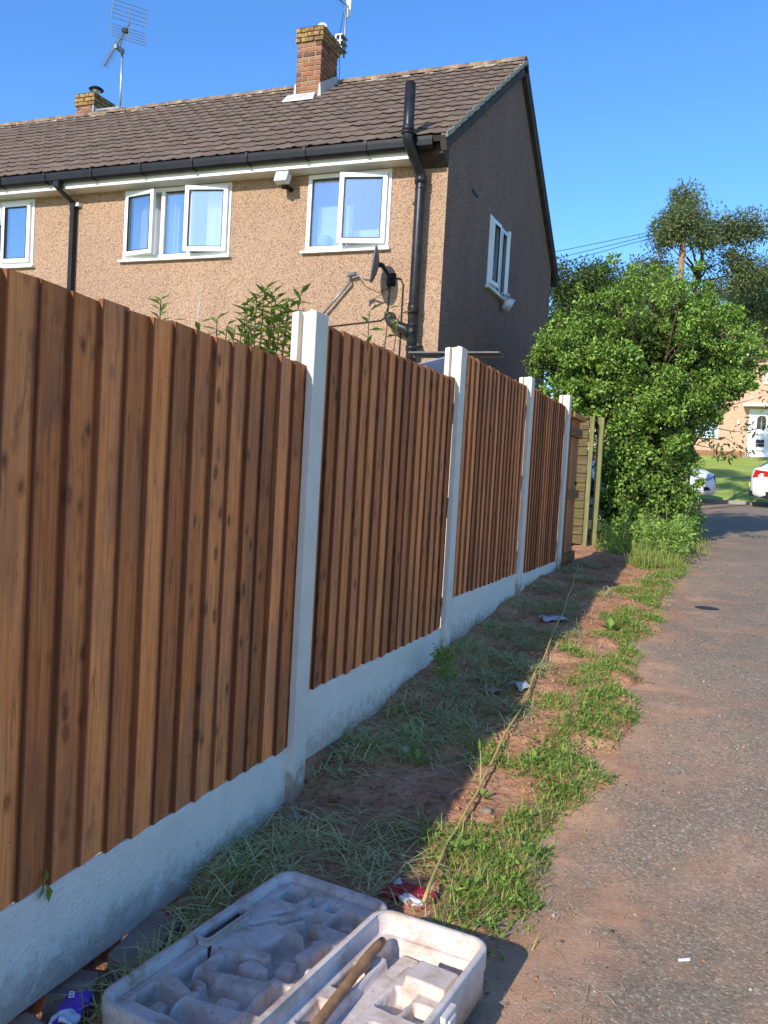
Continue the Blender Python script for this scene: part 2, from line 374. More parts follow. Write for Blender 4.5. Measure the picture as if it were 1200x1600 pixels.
def soil_mat():
    m, nt, b = _nt('red_brown_soil'); setb(b, .95, .08); v = coords(nt)
    c = ramp(nt, noise(nt, v, 3.2, 7, .62), [(.28, (.33, .15, .085)), (.5, (.52, .26, .145)), (.72, (.66, .37, .215))])
    c = mixc(nt, ramp(nt, noise(nt, v, 38, 4, .6), [(.32, .75), (.5, 0.)]), c, (.17, .09, .055))
    c = mixc(nt, ramp(nt, voro(nt, v, 26), [(.0, .5), (.10, 0.)]), c, (.50, .38, .28))
    L(nt, c, b.inputs['Base Color'])
    h = math_(nt, 'ADD', noise(nt, v, 16, 7, .7), math_(nt, 'MULTIPLY', noise(nt, v, 70, 4), .4)); bump(nt, b, h, .9, .03); return m
M['soil'] = soil_mat()
def asphalt_mat():
    m, nt, b = _nt('worn_asphalt'); setb(b, .88, .22); v = coords(nt)
    ag = N(nt, 'ShaderNodeTexVoronoi'); ag.inputs['Scale'].default_value = 120; L(nt, v, ag.inputs['Vector'])
    sc = N(nt, 'ShaderNodeSeparateColor'); L(nt, ag.outputs[1], sc.inputs[0])
    c = ramp(nt, sc.outputs[0], [(0, (.19, .142, .096)), (.5, (.255, .194, .134)), (.85, (.30, .232, .168)), (1, (.44, .352, .265))])
    c = mixc(nt, .55, c, ramp(nt, noise(nt, v, 1.1, 6, .6), [(.3, (.68, .68, .70)), (.7, (1.25, 1.2, 1.15))]), 'MULTIPLY')
    # soil trodden and washed on to the tarmac, most of it beside the verge
    tc = N(nt, 'ShaderNodeTexCoord'); sp = N(nt, 'ShaderNodeSeparateXYZ'); L(nt, tc.outputs['Object'], sp.inputs[0])
    nearv = ramp(nt, math_(nt, 'ADD', sp.outputs[0], .55), [(.1, .20), (.45, .06), (.9, 0.)])
    fy = ramp(nt, math_(nt, 'DIVIDE', sp.outputs[1], 16.), [(.3, .035), (.8, -.06)])
    d = math_(nt, 'ADD', math_(nt, 'ADD', noise(nt, v, 2.4, 8, .68, .4), nearv), fy)
    dust = ramp(nt, d, [(.54, 0.), (.68, .35), (.78, .85)])
    dc = ramp(nt, noise(nt, v, 5, 5), [(.35, (.42, .215, .12)), (.65, (.54, .315, .19))])
    c = mixc(nt, dust, c, dc)
    grit = noise(nt, v, 55, 3, .7); c = mixc(nt, ramp(nt, grit, [(.64, 0.), (.70, .7)]), c, (.05, .04, .035))
    spk = noise(nt, coords(nt, (1, 1, 1)), 34, 2, .5); c = mixc(nt, ramp(nt, spk, [(.71, 0.), (.76, .6)]), c, (.50, .42, .34))
    L(nt, c, b.inputs['Base Color'])
    h = math_(nt, 'ADD', math_(nt, 'MULTIPLY', ag.outputs[0], -.8), noise(nt, v, 30, 5, .7)); bump(nt, b, h, .28, .006); return m
M['asphalt'] = asphalt_mat()
M['grass_ground'] = simple('lawn', (.26, .33, .06), (.36, .42, .10), 1.4, .95, .1, bs=.8, bscale=30)
M['garden'] = simple('garden_earth', (.10, .12, .04), (.17, .12, .07), 2, .95, .1, bs=.6, bscale=12)
M['kerb'] = simple('kerb_concrete', (.36, .33, .30), (.28, .26, .23), 3, .9, .1)
M['path'] = simple('path_concrete', (.34, .27, .22), (.28, .22, .18), 3, .9, .1)
M['grass'] = leaf_mat('grass_blade', (.17, .24, .04), (.38, .46, .11), .35, .55, .25, dead=(.40, .33, .15))
M['hay'] = leaf_mat('cut_grass', (.27, .31, .12), (.58, .58, .28), .2, .7, .15, dead=(.58, .50, .30))
M['straw'] = leaf_mat('dry_straw', (.40, .32, .17), (.62, .52, .32), .15, .7, .15)
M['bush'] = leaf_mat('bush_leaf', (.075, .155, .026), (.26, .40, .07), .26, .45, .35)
M['bush_core'] = leaf_mat('bush_inner_leaf', (.035, .06, .012), (.07, .11, .02), .15, .6, .2)  # darker than the outer leaves, the bush's inner shade tinted in
M['tree'] = leaf_mat('tree_leaf', (.07, .10, .035), (.17, .195, .075), .30, .5, .35)
M['tree_dark'] = leaf_mat('dark_tree_leaf', (.03, .06, .016), (.085, .13, .035), .3, .5, .35)
M['laurel'] = leaf_mat('laurel_leaf', (.10, .18, .02), (.22, .31, .05), .35, .35, .45)
M['dock'] = leaf_mat('weed_leaf', (.10, .20, .03), (.20, .33, .06), .35, .5, .3)
M['bark'] = simple('bark', (.15, .105, .07), (.075, .052, .036), 6, .95, .1, stretch=(3, 3, .6), bs=.7, bscale=14)
M['pole'] = simple('telegraph_pole_wood', (.36, .235, .145), (.24, .15, .09), 3, .9, .1, stretch=(6, 6, .7), bs=.4, bscale=20)
M['cable'] = simple('cable_black', (.02, .02, .022), rough=.6)
M['stone'] = simple('stone', (.33, .25, .19), (.22, .165, .13), 14, .9, .15, bs=.5, bscale=40)
M['brick_dirty'] = simple('earthy_brick', (.33, .22, .175), (.19, .13, .10), 9, .92, .12, bs=.6, bscale=40)

# ------------------------------------------------------------------ ground, lane, street, verge
def sheet(name, xs, ys, zoff, m, kind='structure', jx=None):
    X, Y = np.meshgrid(np.array(xs, float), np.array(ys, float)); Z = G(Y)+zoff
    return tag(link(name, grid_mesh(name, X, Y, Z, m)), kind=kind)
ysl = np.unique(np.concatenate([np.linspace(-40, 45, 171), GY, [60, 90, 150, 300]]))
gX, gY = np.meshgrid(np.unique(np.concatenate([np.linspace(-60, 60, 41), [-250, -120, 120, 250]])), ysl)
inlane = sstep(26.02, 26.12, gY)
gZ = G(gY)-.06*(1-inlane)-.25*((gY < 19) & (np.abs(gX) < 7))
tag(link('ground', grid_mesh('ground', gX, gY, gZ, M['grass_ground'])), kind='structure')
sheet('garden_soil', [-22, -12, -6, -1.62], np.linspace(-6, 19.2, 80), -.03, M['garden'])
sheet('lane', np.linspace(-.95, 4.2, 12), np.linspace(-8, 19.6, 93), 0., M['asphalt'])
sheet('street', np.linspace(-40, 40, 9), np.linspace(19.5, 25.95, 12), .004, M['asphalt'])
kb = MB()
for i in range(40): kb.box(-40+2*i, -40+2*i+1.99, 25.95, 26.1, 1.0, 1.215)
tag(link('kerb', kb.mesh('kerb', M['kerb'])), kind='structure')
sheet('footpath', [-40, 40], [30.0, 30.4, 31.0], .012, M['path'])
vx = np.arange(-1.75, -.02, .025)
vy = np.concatenate([np.arange(-2.5, .8, .12), np.arange(.8, 6, .022), np.arange(6, 19.6, .05)])
VX, VY = np.meshgrid(vx, vy); VZ = verge_z(VX, VY)
tag(link('verge_soil', grid_mesh('verge_soil', VX, VY, VZ, M['soil'])), kind='structure')

# ------------------------------------------------------------------ fence: concrete posts, gravel boards, featherboard panels
FX = -1.54
post_y = [-2.86, -.88, 1.09, 3.04, 5.005, 7.0, 8.82]
post_top = [1.78, 1.86, 1.94, 2.02, 2.189, 2.258, 2.304]
post_lab = ['concrete fence post far behind the tool case', 'concrete fence post behind the camera', 'concrete fence post beside the case end',
            'tall white concrete post nearest in view, earth stained foot', 'white concrete post second along, in front of the lean-to',
            'white concrete post third along the fence, before the bush', 'white concrete post at the fence end beside the gate']
PW, PD = .112, .108
def make_post(i):
    y, zt = post_y[i], post_top[i]; zb = g1(y)-.12; H = zt-zb; x1, x0 = FX, FX-PD; s0, s1, sd = x0+.030, x1-.032, .032
    # H section in plan with a ridged top; ridge runs along the fence
    prof = [(x0, 0), (s0, 0), (s0, sd), (s1, sd), (s1, 0), (x1, 0), (x1, PW), (s1, PW), (s1, PW-sd), (s0, PW-sd), (s0, PW), (x0, PW)]
    xm = x0+PD*.62
    def top(x): return H+.016*(1-abs(x-xm)/(.67*PD))
    mb = MB()
    n = len(prof); mb.v = [(x-x0, yy, 0) for x, yy in prof]+[(x-x0, yy, top(x)) for x, yy in prof]
    for k in range(n): mb.f.append((k, (k+1) % n, n+(k+1) % n, n+k))
    # caps: two flange strips and the web
    def q(*ix): mb.f.append(tuple(n+k for k in ix))
    q(0, 1, 2, 9, 10, 11); q(2, 3, 8, 9); q(3, 4, 5, 6, 7, 8)
    me = mb.mesh('concrete_post', M['post'], bevel=.0025)
    o = link('concrete_post', me, None, (x0, y, zb)); tag(o, post_lab[i], 'fence post', 'concrete posts of the fence')
for i in range(7): make_post(i)
pan = [(0, .12, 1.64), (1, .19, 1.72), (2, .28, 1.82), (3, .475, 2.005), (4, .64, 2.185), (5, .615, 2.2)]
pan_lab = ['brown featherboard fence panel well behind the case', 'brown featherboard fence panel behind the camera side',
           'largest brown featherboard panel nearest in view, before the first post', 'brown featherboard panel between the first and second white posts',
           'brown featherboard panel between the second and third white posts', 'last brown featherboard panel, third white post to the gate']
gb_lab = ['concrete gravel board well behind the case', 'concrete gravel board behind the camera side', 'longest white gravel board nearest in view, above the loose bricks',
          'white concrete gravel board between the first and second posts', 'white concrete gravel board between the second and third posts', 'short white gravel board between third post and gate post']
def board_mesh(k):
    w = .124; t = .012; h = 1.535; d = random.uniform(-.003, .003); mb = MB()
    segs = [0, .35, .7, 1.05, h]; rows = []
    for j, z in enumerate(segs):
        bx = random.uniform(-.0016, .0016); by = random.uniform(-.0015, .0015)
        rows.append([(bx, by, z), (bx-.0135, w+by, z), (bx-.0175, w+by, z), (bx-.017, by, z)])
    rows[-1] = [(p[0], p[1], p[2]+(d if i in (0, 3) else -d)) for i, p in enumerate(rows[-1])]
    for r in rows: mb.v += r
    mb.f.append((3, 2, 1, 0)); b = 4*(len(rows)-1); mb.f.append((b, b+1, b+2, b+3))
    for j in range(len(rows)-1):
        for i in range(4): mb.f.append((4*j+i, 4*j+(i+1) % 4, 4*j+4+(i+1) % 4, 4*j+4+i))
    return mb.mesh('board', M['board'])
BMESH = [board_mesh(k) for k in range(8)]
nail_me = MB().lathe([(0, .002), (.003, .0015), (.0035, 0)], 6).mesh('nail', M['nail'])
for j, (k, zg, zp) in enumerate(pan):
    ya, yb = post_y[k]+PW-.02, post_y[k+1]+.02
    if k in (0, 1): nb = 17
    else: nb = 17 if k < 5 else 16
    t = thing('closeboard_fence', pan_lab[j], 'fence panel', (FX-.026, ya, zg), 0, 'featherboard panels of the fence')
    pitch = (yb-ya-.022)/nb; hs = (zp-zg)/1.535
    nl = MB()
    for b in range(nb):
        o = link('board', BMESH[(b*3+j*5+b//4) % 8], t, (random.uniform(-.0015, .0015), .004+b*pitch, random.uniform(-.006, .004)), (random.uniform(-.0012, .0012), 0, 0))
        o.scale = (1, (pitch+.016)/.124, hs*random.uniform(.998, 1.002))
        for hz in (.16, .78, 1.36):
            yy, zz = .004+b*pitch+pitch*.72+random.uniform(-.008, .008), hz*hs+random.uniform(-.012, .012)
            nl.box(-.012, -.0068, yy-.0022, yy+.0022, zz-.0022, zz+.0022)
    lpart('nail', nl, M['nail'], t)['kind'] = 'stuff'
    for hz in (.12, .74, 1.32):
        lpart('rail', MB().hexa([(-.017, 0, hz*hs), (-.017, 0, hz*hs+.075), (-.055, 0, hz*hs+.04)], [(-.017, yb-ya, hz*hs), (-.017, yb-ya, hz*hs+.075), (-.055, yb-ya, hz*hs+.04)]), M['rail'], t)
    zb = zg-.30
    mb = MB(); n = 24                     # gravel board: slightly uneven rock-faced front
    mb.box(0, .05, 0, yb-ya, 0, .298)
    o = link('gravel_board', mb.mesh('gravel_board', M['gravel_board'], bevel=.004), None, (FX-.03-.05, ya, zb)); tag(o, gb_lab[j], 'gravel board', 'concrete gravel boards under the fence panels')
# ------------------------------------------------------------------ the house (pebbledashed terrace with open windows)
HY, HX, HYB = 10.0, -3.39, 16.47
HL = -18.0
ZS = 5.205                                   # soffit
house = thing('house', 'brown pebbledashed two storey house with tiled roof behind the new fence', 'house', (-10.7, 13.2, .3))
W1 = (-5.275, -4.115, 4.225, 5.195); W2 = (-8.18, -6.425, 4.225, 5.195); W3 = (-11.58, -9.83, 4.215, 5.195)
GW = (11.99, 13.10, 4.18, 5.19)
def wall_grid(mb, us, vs_, holes, f, depth, g):
    us = sorted(set(us+[h[0] for h in holes]+[h[1] for h in holes])); vs_ = sorted(set(vs_+[h[2] for h in holes]+[h[3] for h in holes]))
    for a, b in zip(us, us[1:]):
        for c, d in zip(vs_, vs_[1:]):
            if any(h[0] <= a and b <= h[1] and h[2] <= c and d <= h[3] for h in holes): continue
            mb.quad(f(a, c), f(b, c), f(b, d), f(a, d))
    for h in holes:
        a, b, c, d = h
        for p, q in (((a, c), (b, c)), ((b, c), (b, d)), ((b, d), (a, d)), ((a, d), (a, c))): mb.quad(f(*p), f(*q), g(*q), g(*p))
mb = MB()
wall_grid(mb, [HL, -14, HX], [-.3, 2.6, 5.45], [W1, W2, W3], lambda x, z: (x, HY, z), .2, lambda x, z: (x, HY+.2, z))
mg = MB()
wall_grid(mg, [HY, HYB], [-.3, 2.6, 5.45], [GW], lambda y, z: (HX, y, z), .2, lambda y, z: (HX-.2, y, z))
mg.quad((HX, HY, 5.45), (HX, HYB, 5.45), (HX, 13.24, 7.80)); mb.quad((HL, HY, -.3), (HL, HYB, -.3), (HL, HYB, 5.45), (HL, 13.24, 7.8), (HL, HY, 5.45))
mb.quad((HX, HYB, -.3), (HL, HYB, -.3), (HL, HYB, 5.45), (HX, HYB, 5.45))
off = house.location
me = bpy.data.meshes.new('gable_wall'); me.from_pydata([(x-off.x, y-off.y, z-off.z) for x, y, z in mg.v], [], mg.f); me.materials.append(M['dash_shaded']); link('gable_wall', me, house)
mb.v = [(x-off.x, y-off.y, z-off.z) for x, y, z in mb.v]
me = bpy.data.meshes.new('wall'); me.from_pydata(mb.v, [], mb.f); me.materials.append(M['dash']); wall = link('wall', me, house)
wpart('render_repair', MB().hexa([(-6.905, HY-.004, 3.34), (-6.875, HY-.004, 3.34), (-6.875, HY+.01, 3.34), (-6.905, HY+.01, 3.34)], [(-6.87, HY-.004, 3.62), (-6.838, HY-.004, 3.63), (-6.838, HY+.01, 3.63), (-6.87, HY+.01, 3.62)]).hexa([(-6.862, HY-.004, 3.635), (-6.842, HY-.004, 3.635), (-6.842, HY+.01, 3.635), (-6.862, HY+.01, 3.635)], [(-6.83, HY-.004, 3.85), (-6.818, HY-.004, 3.85), (-6.818, HY+.01, 3.85), (-6.83, HY+.01, 3.85)]), M['mortar'], house)['kind'] = 'stuff'
# rooms behind the windows
rm = MB()
for x0, x1 in ((-5.9, -3.7), (-9.0, -6.0), (-13, -9.1)):
    y0, y1, z0, z1 = 10.2, 12.6, 2.9, 5.25
    rm.quad((x0, y1, z0), (x1, y1, z0), (x1, y1, z1), (x0, y1, z1)).quad((x0, y0, z0), (x0, y1, z0), (x0, y1, z1), (x0, y0, z1)).quad((x1, y0, z0), (x1, y1, z0), (x1, y1, z1), (x1, y0, z1))
    rm.quad((x0, y0, z0), (x1, y0, z0), (x1, y1, z0), (x0, y1, z0)).quad((x0, y0, z1), (x1, y0, z1), (x1, y1, z1), (x0, y1, z1))
x0, x1, y0, y1, z0, z1 = -5.6, -3.6, 11.7, 13.4, 2.9, 5.25
y0 = 12.62
rm.quad((x0, 15, z0), (x0, y0, z0), (x0, y0, z1), (x0, 15, z1))
wpart('room', rm, M['inside'], house)

def window(parent, loc, rz, W, H, lights, glass, curt=(), fr=.055, label=None, sill=True):
    """lights: (u0, u1, v0, v1, hinge, angle); local x along the wall, -y outwards"""
    t = thing('window', None, None, loc, rz); t.parent = parent; t.location = Vector(loc)-parent.location
    if label: t['label'] = label
    f = MB(); d0, d1 = -.012, .055
    f.box(0, W, d0, d1, H-fr, H); f.box(0, W, d0, d1, 0, fr); f.box(0, fr, d0, d1, fr, H-fr); f.box(W-fr, W, d0, d1, fr, H-fr)
    cuts = sorted({l[0] for l in lights if l[0] > .1})
    for c in cuts: f.box(c-.03, c+.03, d0-.002, d1, fr, H-fr)
    for l in lights:
        if l[2] > .1: f.box(l[0], l[1], d0-.001, d1, l[2]-.025, l[2]+.025)
    lpart('frame', f, M['upvc'], t, bevel=.004)
    if sill: lpart('sill', MB().hexa([(-.05, -.06, -.035), (-.05, -.06, -.008), (-.05, .03, .0), (-.05, .03, -.035)], [(W+.03, -.06, -.035), (W+.03, -.06, -.008), (W+.03, .03, .0), (W+.03, .03, -.035)]), M['upvc'], t)
    for (a, b, c, d, hinge, ang) in lights:
        w, h = b-a, d-c; s = .062
        if hinge:
            sm = MB(); y0, y1 = -.034, .022
            sm.box(0, w, y0, y1, 0, s); sm.box(0, w, y0, y1, h-s, h); sm.box(0, s, y0, y1, s, h-s); sm.box(w-s, w, y0, y1, s, h-s)
            gm = MB().box(s-.004, w-s+.004, -.008, .008, s-.004, h-s+.004)
            gk = MB()
            for q in ((s, w-s, s, s+.007), (s, w-s, h-s-.007, h-s), (s, s+.007, s+.007, h-s-.007), (w-s-.007, w-s, s+.007, h-s-.007)): gk.box(q[0], q[1], -.037, -.012, q[2], q[3])
            px, sg = a, 1
            if hinge == 'R':
                for m_ in (sm, gm, gk): m_.v = [(x-w, y, z) for x, y, z in m_.v]
                px, sg = b, 1
            elif hinge == 'L': px, sg = a, -1
            rot = (0, 0, R(ang)*sg) if hinge in 'LR' else (R(-ang), 0, 0)
            lo = (px, -.016, c)
            if hinge == 'T':
                for m_ in (sm, gm, gk): m_.v = [(x, y, z-h) for x, y, z in m_.v]
                lo = (a, -.016, d)
            lpart('sash', sm, M['upvc'], t, lo, rot, bevel=.005); lpart('pane', gm, glass, t, lo, rot); lpart('gasket', gk, M['gasket'], t, lo, rot)
        else:
            lpart('pane', MB().box(a+.012, b-.012, .018, .034, c+.01, d-.01), glass, t)
            gk = MB()
            a2, b2, c2, d2 = a+.003, b-.003, c+.003, d-.003
            for q in ((a2, b2, c2, c2+.008), (a2, b2, d2-.008, d2), (a2, a2+.008, c2, d2), (b2-.008, b2, c2, d2)): gk.box(q[0], q[1], .004, .018, q[2], q[3])
            lpart('gasket', gk, M['gasket'], t)
    for (a, b, c, d, yy, amp) in curt:
        n = max(12, int((b-a)/.012)); X, Z = np.meshgrid(np.linspace(a, b, n), np.array([c, (c+d)/2, d]))
        Y = yy+amp*1.6*np.sin(X*48+np.sin(X*17)*2)
        link('curtain', grid_mesh('curtain', X, Y, Z, M['curtain']), t)
    return t
H1 = W1[3]-W1[2]
window(house, (W1[0], HY-.002, W1[2]), 0, W1[1]-W1[0], H1, [(.055, .56, .055, H1-.055, None, 0), (.50, 1.115, .045, H1-.05, 'R', 11)], M['frost'],
       [(.06, .56, .03, .62, .20, .004), (.56, 1.1, .03, .30, .22, .004)], label='bathroom window with obscured glass, right sash ajar')
W_ = W2[1]-W2[0]; H2 = W2[3]-W2[2]
window(house, (W2[0], HY-.002, W2[2]), 0, W_, H2, [(.045, .60, .045, H2-.045, 'L', 10), (.655, 1.12, .055, H2-.055, None, 0), (1.10, W_-.04, .045, H2-.045, 'R', 11)], M['glass'],
       [(.02, .52, .02, 1.0, .14, .02), (.66, .80, .02, 1.0, .16, .02), (1.30, 1.74, .02, 1.0, .14, .02)], label='triple bedroom window with both side sashes ajar')
W_ = W3[1]-W3[0]; H3 = W3[3]-W3[2]
window(house, (W3[0], HY-.002, W3[2]), 0, W_, H3, [(.05, .62, .05, H3-.05, None, 0), (.65, 1.12, .66, H3-.045, 'T', 0), (.68, 1.09, .05, .62, None, 0), (1.15, W_-.05, .045, H3-.045, 'R', 0)], M['glass'],
       [(.1, .25, .02, 1., .2, .02)], label='neighbour bedroom window with a top light')
G_ = GW[1]-GW[0]; HG = GW[3]-GW[2]
window(house, (HX+.002, GW[0], GW[2]), R(90), G_, HG, [(.045, .40, .045, HG-.045, 'L', 4), (.42, .70, .055, HG-.055, None, 0), (.72, G_-.04, .045, HG-.045, 'R', 13)], M['glass'],
       [(.3, .42, .02, .98, .1, .01)], label='side window with two sashes standing open')
cl = MB(); cl.hexa([(HX+.09, 12.80, 4.17), (HX+.20, 12.84, 4.16), (HX+.21, 12.93, 4.16), (HX+.07, 12.92, 4.17)], [(HX+.05, 12.78, 4.02), (HX+.10, 12.86, 3.99), (HX+.12, 12.95, 4.0), (HX+.05, 12.95, 4.03)])
cl.tube([(HX+.12, 12.85, 4.16), (HX+.16, 12.7, 4.20), (HX+.06, 12.62, 4.21)], [.02, .014, .006], 6)
tag(link('cloth', cl.mesh('cloth', M['white_pl'], True)), 'white rag caught on the sill of the side window', 'cloth')
wpart('vent', MB().box(HX, HX+.02, 11.05, 11.27, 5.20, 5.235), M['gasket'], house)

# roof
E0 = np.array([9.62, 5.40]); RG = np.array([13.24, 7.90]); sl_v = RG-E0; SL = np.linalg.norm(sl_v); ev = sl_v/SL; nv = np.array([-ev[1], ev[0]]); ANG = math.atan2(ev[1], ev[0])
XR = -3.31
def rp(x, s, h=0): return (x, E0[0]+ev[0]*s+nv[0]*h, E0[1]+ev[1]*s+nv[1]*h)
roof = MB()
roof.hexa([rp(HL, 0, -.07), rp(HL, SL, -.07), rp(HL, SL, -.005), rp(HL, 0, -.005)], [rp(XR-.01, 0, -.07), rp(XR-.01, SL, -.07), rp(XR-.01, SL, -.005), rp(XR-.01, 0, -.005)])
def rb(x, s, h=0): y, z = rp(0, s, h)[1:]; return (x, 2*13.24-y, z)
roof.hexa([rb(HL, 0, -.07), rb(HL, SL-.01, -.07), rb(HL, SL-.01, .03), rb(HL, 0, .03)], [rb(XR, 0, -.07), rb(XR, SL-.01, -.07), rb(XR, SL-.01, .03), rb(XR, 0, .03)])
roof_o = wpart('roof', roof, M['dark_trim'], house)
# roof tiles: double roman, each one its own piece
prof = [(0, .003), (.012, .009), (.03, .014), (.05, .014), (.068, .008), (.085, .002), (.13, .0), (.165, .004), (.195, .004), (.227, .001)]
TG = SL/15
def tile_arr():
    n = len(prof); V = []
    for y, lift in ((0, .034), (TG+.03, .004)):
        for x, z in prof: V.append((x, y, z+lift))
        for x, z in prof: V.append((x, y, z*.9+lift-.015))
    F = []
    for i in range(n-1): F += [(i, i+1, 2*n+i+1, 2*n+i), (i, n+i, n+i+1, i+1)]
    F += [(0, 2*n, 3*n, n), (n-1, 2*n-1, 4*n-1, 3*n-1)]
    return np.array(V), np.array(F)
TV, TF = tile_arr(); tile_me = np_mesh('tile', TV, TF, M['tile'])
spots = []
ncol = int((XR-HL)/.225)
for c in range(ncol):
    for r_ in range(15):
        x = XR-.227-.225*c; p = rp(x, r_*TG-.01, 0); spots.append((Vector(p)+Vector((.15, .1, -1.4))).length) if 0 else spots.append(((Vector(p)-Vector((0, 0, 1.4))).length, c, r_))
spots.sort(); near = spots[:300]; far = spots[300:]
ofs = roof_o.location+house.location
for d, c, r_ in near:
    p = rp(XR-.227-.225*c, r_*TG-.01, random.uniform(-.002, .004))
    o = link('tile', tile_me, roof_o, Vector(p)-ofs, (ANG+random.uniform(-.005, .005), random.uniform(-.004, .004), random.uniform(-.006, .006)))
Vs, Fs = [], []; ca, sa = math.cos(ANG), math.sin(ANG)
for k, (d, c, r_) in enumerate(far):
    p = rp(XR-.227-.225*c, r_*TG-.01, random.uniform(-.002, .004)); q = TV.copy(); q[:, 2] += (q[:, 0]-.11)*random.uniform(-.006, .006)
    Vs.append(np.stack([q[:, 0]+p[0], ca*q[:, 1]-sa*q[:, 2]+p[1], sa*q[:, 1]+ca*q[:, 2]+p[2]], 1)-np.array(ofs)); Fs.append(TF+len(TV)*k)
tag(link('tile', np_mesh('tile_field', np.concatenate(Vs), np.concatenate(Fs), M['tile']), roof_o), kind='stuff')
tb = thing('tub', 'white tub standing on the bathroom sill behind the glass', 'tub', (-5.08, 10.13, 4.24))
lpart('body', MB().lathe([(0, 0), (.075, 0), (.085, .17), (.085, .19)], 18), M['white_pl'], tb, smooth=True); lpart('lid', MB().lathe([(.09, .185), (.09, .205), (0, .21)], 18), M['white_pl'], tb)
# half a dozen broken or slipped pieces lie proud of their course, ridge tiles are bedded in mortar
rv = [(.155*math.cos(a), .10*math.sin(a)) for a in np.linspace(-.1, math.pi+.1, 9)]
def ridge_mesh():
    n = len(rv); V = [(0, y, z) for y, z in rv]+[(.44, y*.96, z*.96) for y, z in rv]+[(0, y*.86, z*.84) for y, z in rv]+[(.44, y*.84, z*.82) for y, z in rv]; F = []
    for i in range(n-1): F += [(i, i+1, n+i+1, n+i), (2*n+i, 3*n+i, 3*n+i+1, 2*n+i+1), (i, 2*n+i, 2*n+i+1, i+1), (n+i, n+i+1, 3*n+i+1, 3*n+i)]
    return np_mesh('ridge_tile', np.array(V), np.array(F), M['ridge'])
rme = ridge_mesh()
for k in range(33):
    x = XR-.44*(k+1)
    link('ridge_tile', rme, roof_o, Vector((x, 13.24, 7.86+random.uniform(-.006, .008)))-ofs, (random.uniform(-.03, .03), random.uniform(-.012, .012), 0))
mo = MB()
for side in (-1, 1):
    n = 110
    for i in range(n):
        xa, xb = XR-i*(XR-HL)/n, XR-(i+1)*(XR-HL)/n; h = .045+random.uniform(-.012, .016); w = .165+random.uniform(-.014, .02)
        mo.hexa([(xa, 13.24+side*.05, 7.80), (xa, 13.24+side*w, 7.80-.03), (xa, 13.24+side*w, 7.80+h*.5), (xa, 13.24+side*.09, 7.82+h)], [(xb, 13.24+side*.05, 7.80), (xb, 13.24+side*w, 7.80-.03), (xb, 13.24+side*w, 7.80+h*.5), (xb, 13.24+side*.09, 7.82+h)])
wpart('mortar', mo, M['mortar'], roof_o)['kind'] = 'stuff'
# verge: mortar bedding and undercloak down both edges of the gable
ve = MB()
n = 15
for r_ in range(n):
    s0, s1 = r_*TG, (r_+1)*TG-.005; j = random.uniform(-.006, .006)
    ve.hexa([rp(XR-.06, s0, -.03), rp(XR+.012+j, s0, -.03), rp(XR+.012+j, s0, .03), rp(XR-.06, s0, .028)], [rp(XR-.06, s1, -.045), rp(XR+.012+j, s1, -.045), rp(XR+.012+j, s1, .008), rp(XR-.06, s1, .008)])
wpart('verge', ve, M['mortar'], roof_o)
ve = MB(); ve.hexa([rp(HX, -.02, -.17), rp(XR-.005, -.02, -.17), rp(XR-.005, -.02, -.072), rp(HX, -.02, -.072)], [rp(HX, SL, -.17), rp(XR-.005, SL, -.17), rp(XR-.005, SL, -.072), rp(HX, SL, -.072)])
ve.hexa([rb(HX, -.02, -.17), rb(XR-.005, -.02, -.17), rb(XR-.005, -.02, -.072), rb(HX, -.02, -.072)], [rb(HX, SL-.01, -.17), rb(XR-.005, SL-.01, -.17), rb(XR-.005, SL-.01, -.072), rb(HX, SL-.01, -.072)])
wpart('bargeboard', ve, M['dark_trim'], house)
# eaves
SE = -3.76
wpart('soffit', MB().box(HL, SE, 9.762, HY-.001, ZS, ZS+.012), M['fascia'], house)
wpart('fascia', MB().box(HL, SE, 9.74, 9.762, ZS-.004, 5.385), M['fascia'], house)
wpart('corbel', MB().hexa([(SE+.004, 9.80, ZS+.05), (HX+.0, 9.80, ZS+.05), (HX+.0, 9.999, ZS-.05), (SE+.004, 9.999, ZS-.05)], [(SE+.004, 9.76, 5.38), (HX, 9.76, 5.38), (HX, 9.999, 5.42), (SE+.004, 9.999, 5.42)]), M['dark_trim'], house)
wpart('rear_fascia', MB().box(HL, XR-.01, 16.72, 16.745, ZS, 5.40), M['dark_trim'], house)
gp = [(9.735, 5.395), (9.735, 5.30), (9.715, 5.278), (9.665, 5.275), (9.625, 5.30), (9.615, 5.36), (9.612, 5.40), (9.625, 5.405), (9.632, 5.36), (9.64, 5.315), (9.67, 5.292), (9.71, 5.295), (9.722, 5.31), (9.722, 5.395)]
gx1 = -3.50
gut = wpart('gutter', MB().hexa([(HL, y, z) for y, z in gp], [(gx1, y, z) for y, z in gp]).hexa([(gx1, y, z) for y, z in gp[:8]], [(gx1+.02, y, z) for y, z in gp[:8]]), M['black'], house)
gb = [(9.74, 5.285), (9.70, 5.262), (9.655, 5.262), (9.612, 5.292), (9.600, 5.36), (9.603, 5.415), (9.612, 5.412), (9.612, 5.36), (9.625, 5.298), (9.665, 5.272), (9.735, 5.30)]
off = house.location
bm_ = MB().hexa([(0, y-9.74, z-5.3) for y, z in gb], [(.035, y-9.74, z-5.3) for y, z in gb]).mesh('gutter_bracket', M['black'])
for k in range(18): link('gutter_bracket', bm_, gut, Vector((-4.35-.83*k, 9.74, 5.3))-off)
gp2 = [(2*13.24-y, z) for y, z in gp]
wpart('rear_gutter', MB().hexa([(HL, y, z) for y, z in gp2], [(gx1+.1, y, z) for y, z in gp2]), M['black'], house)
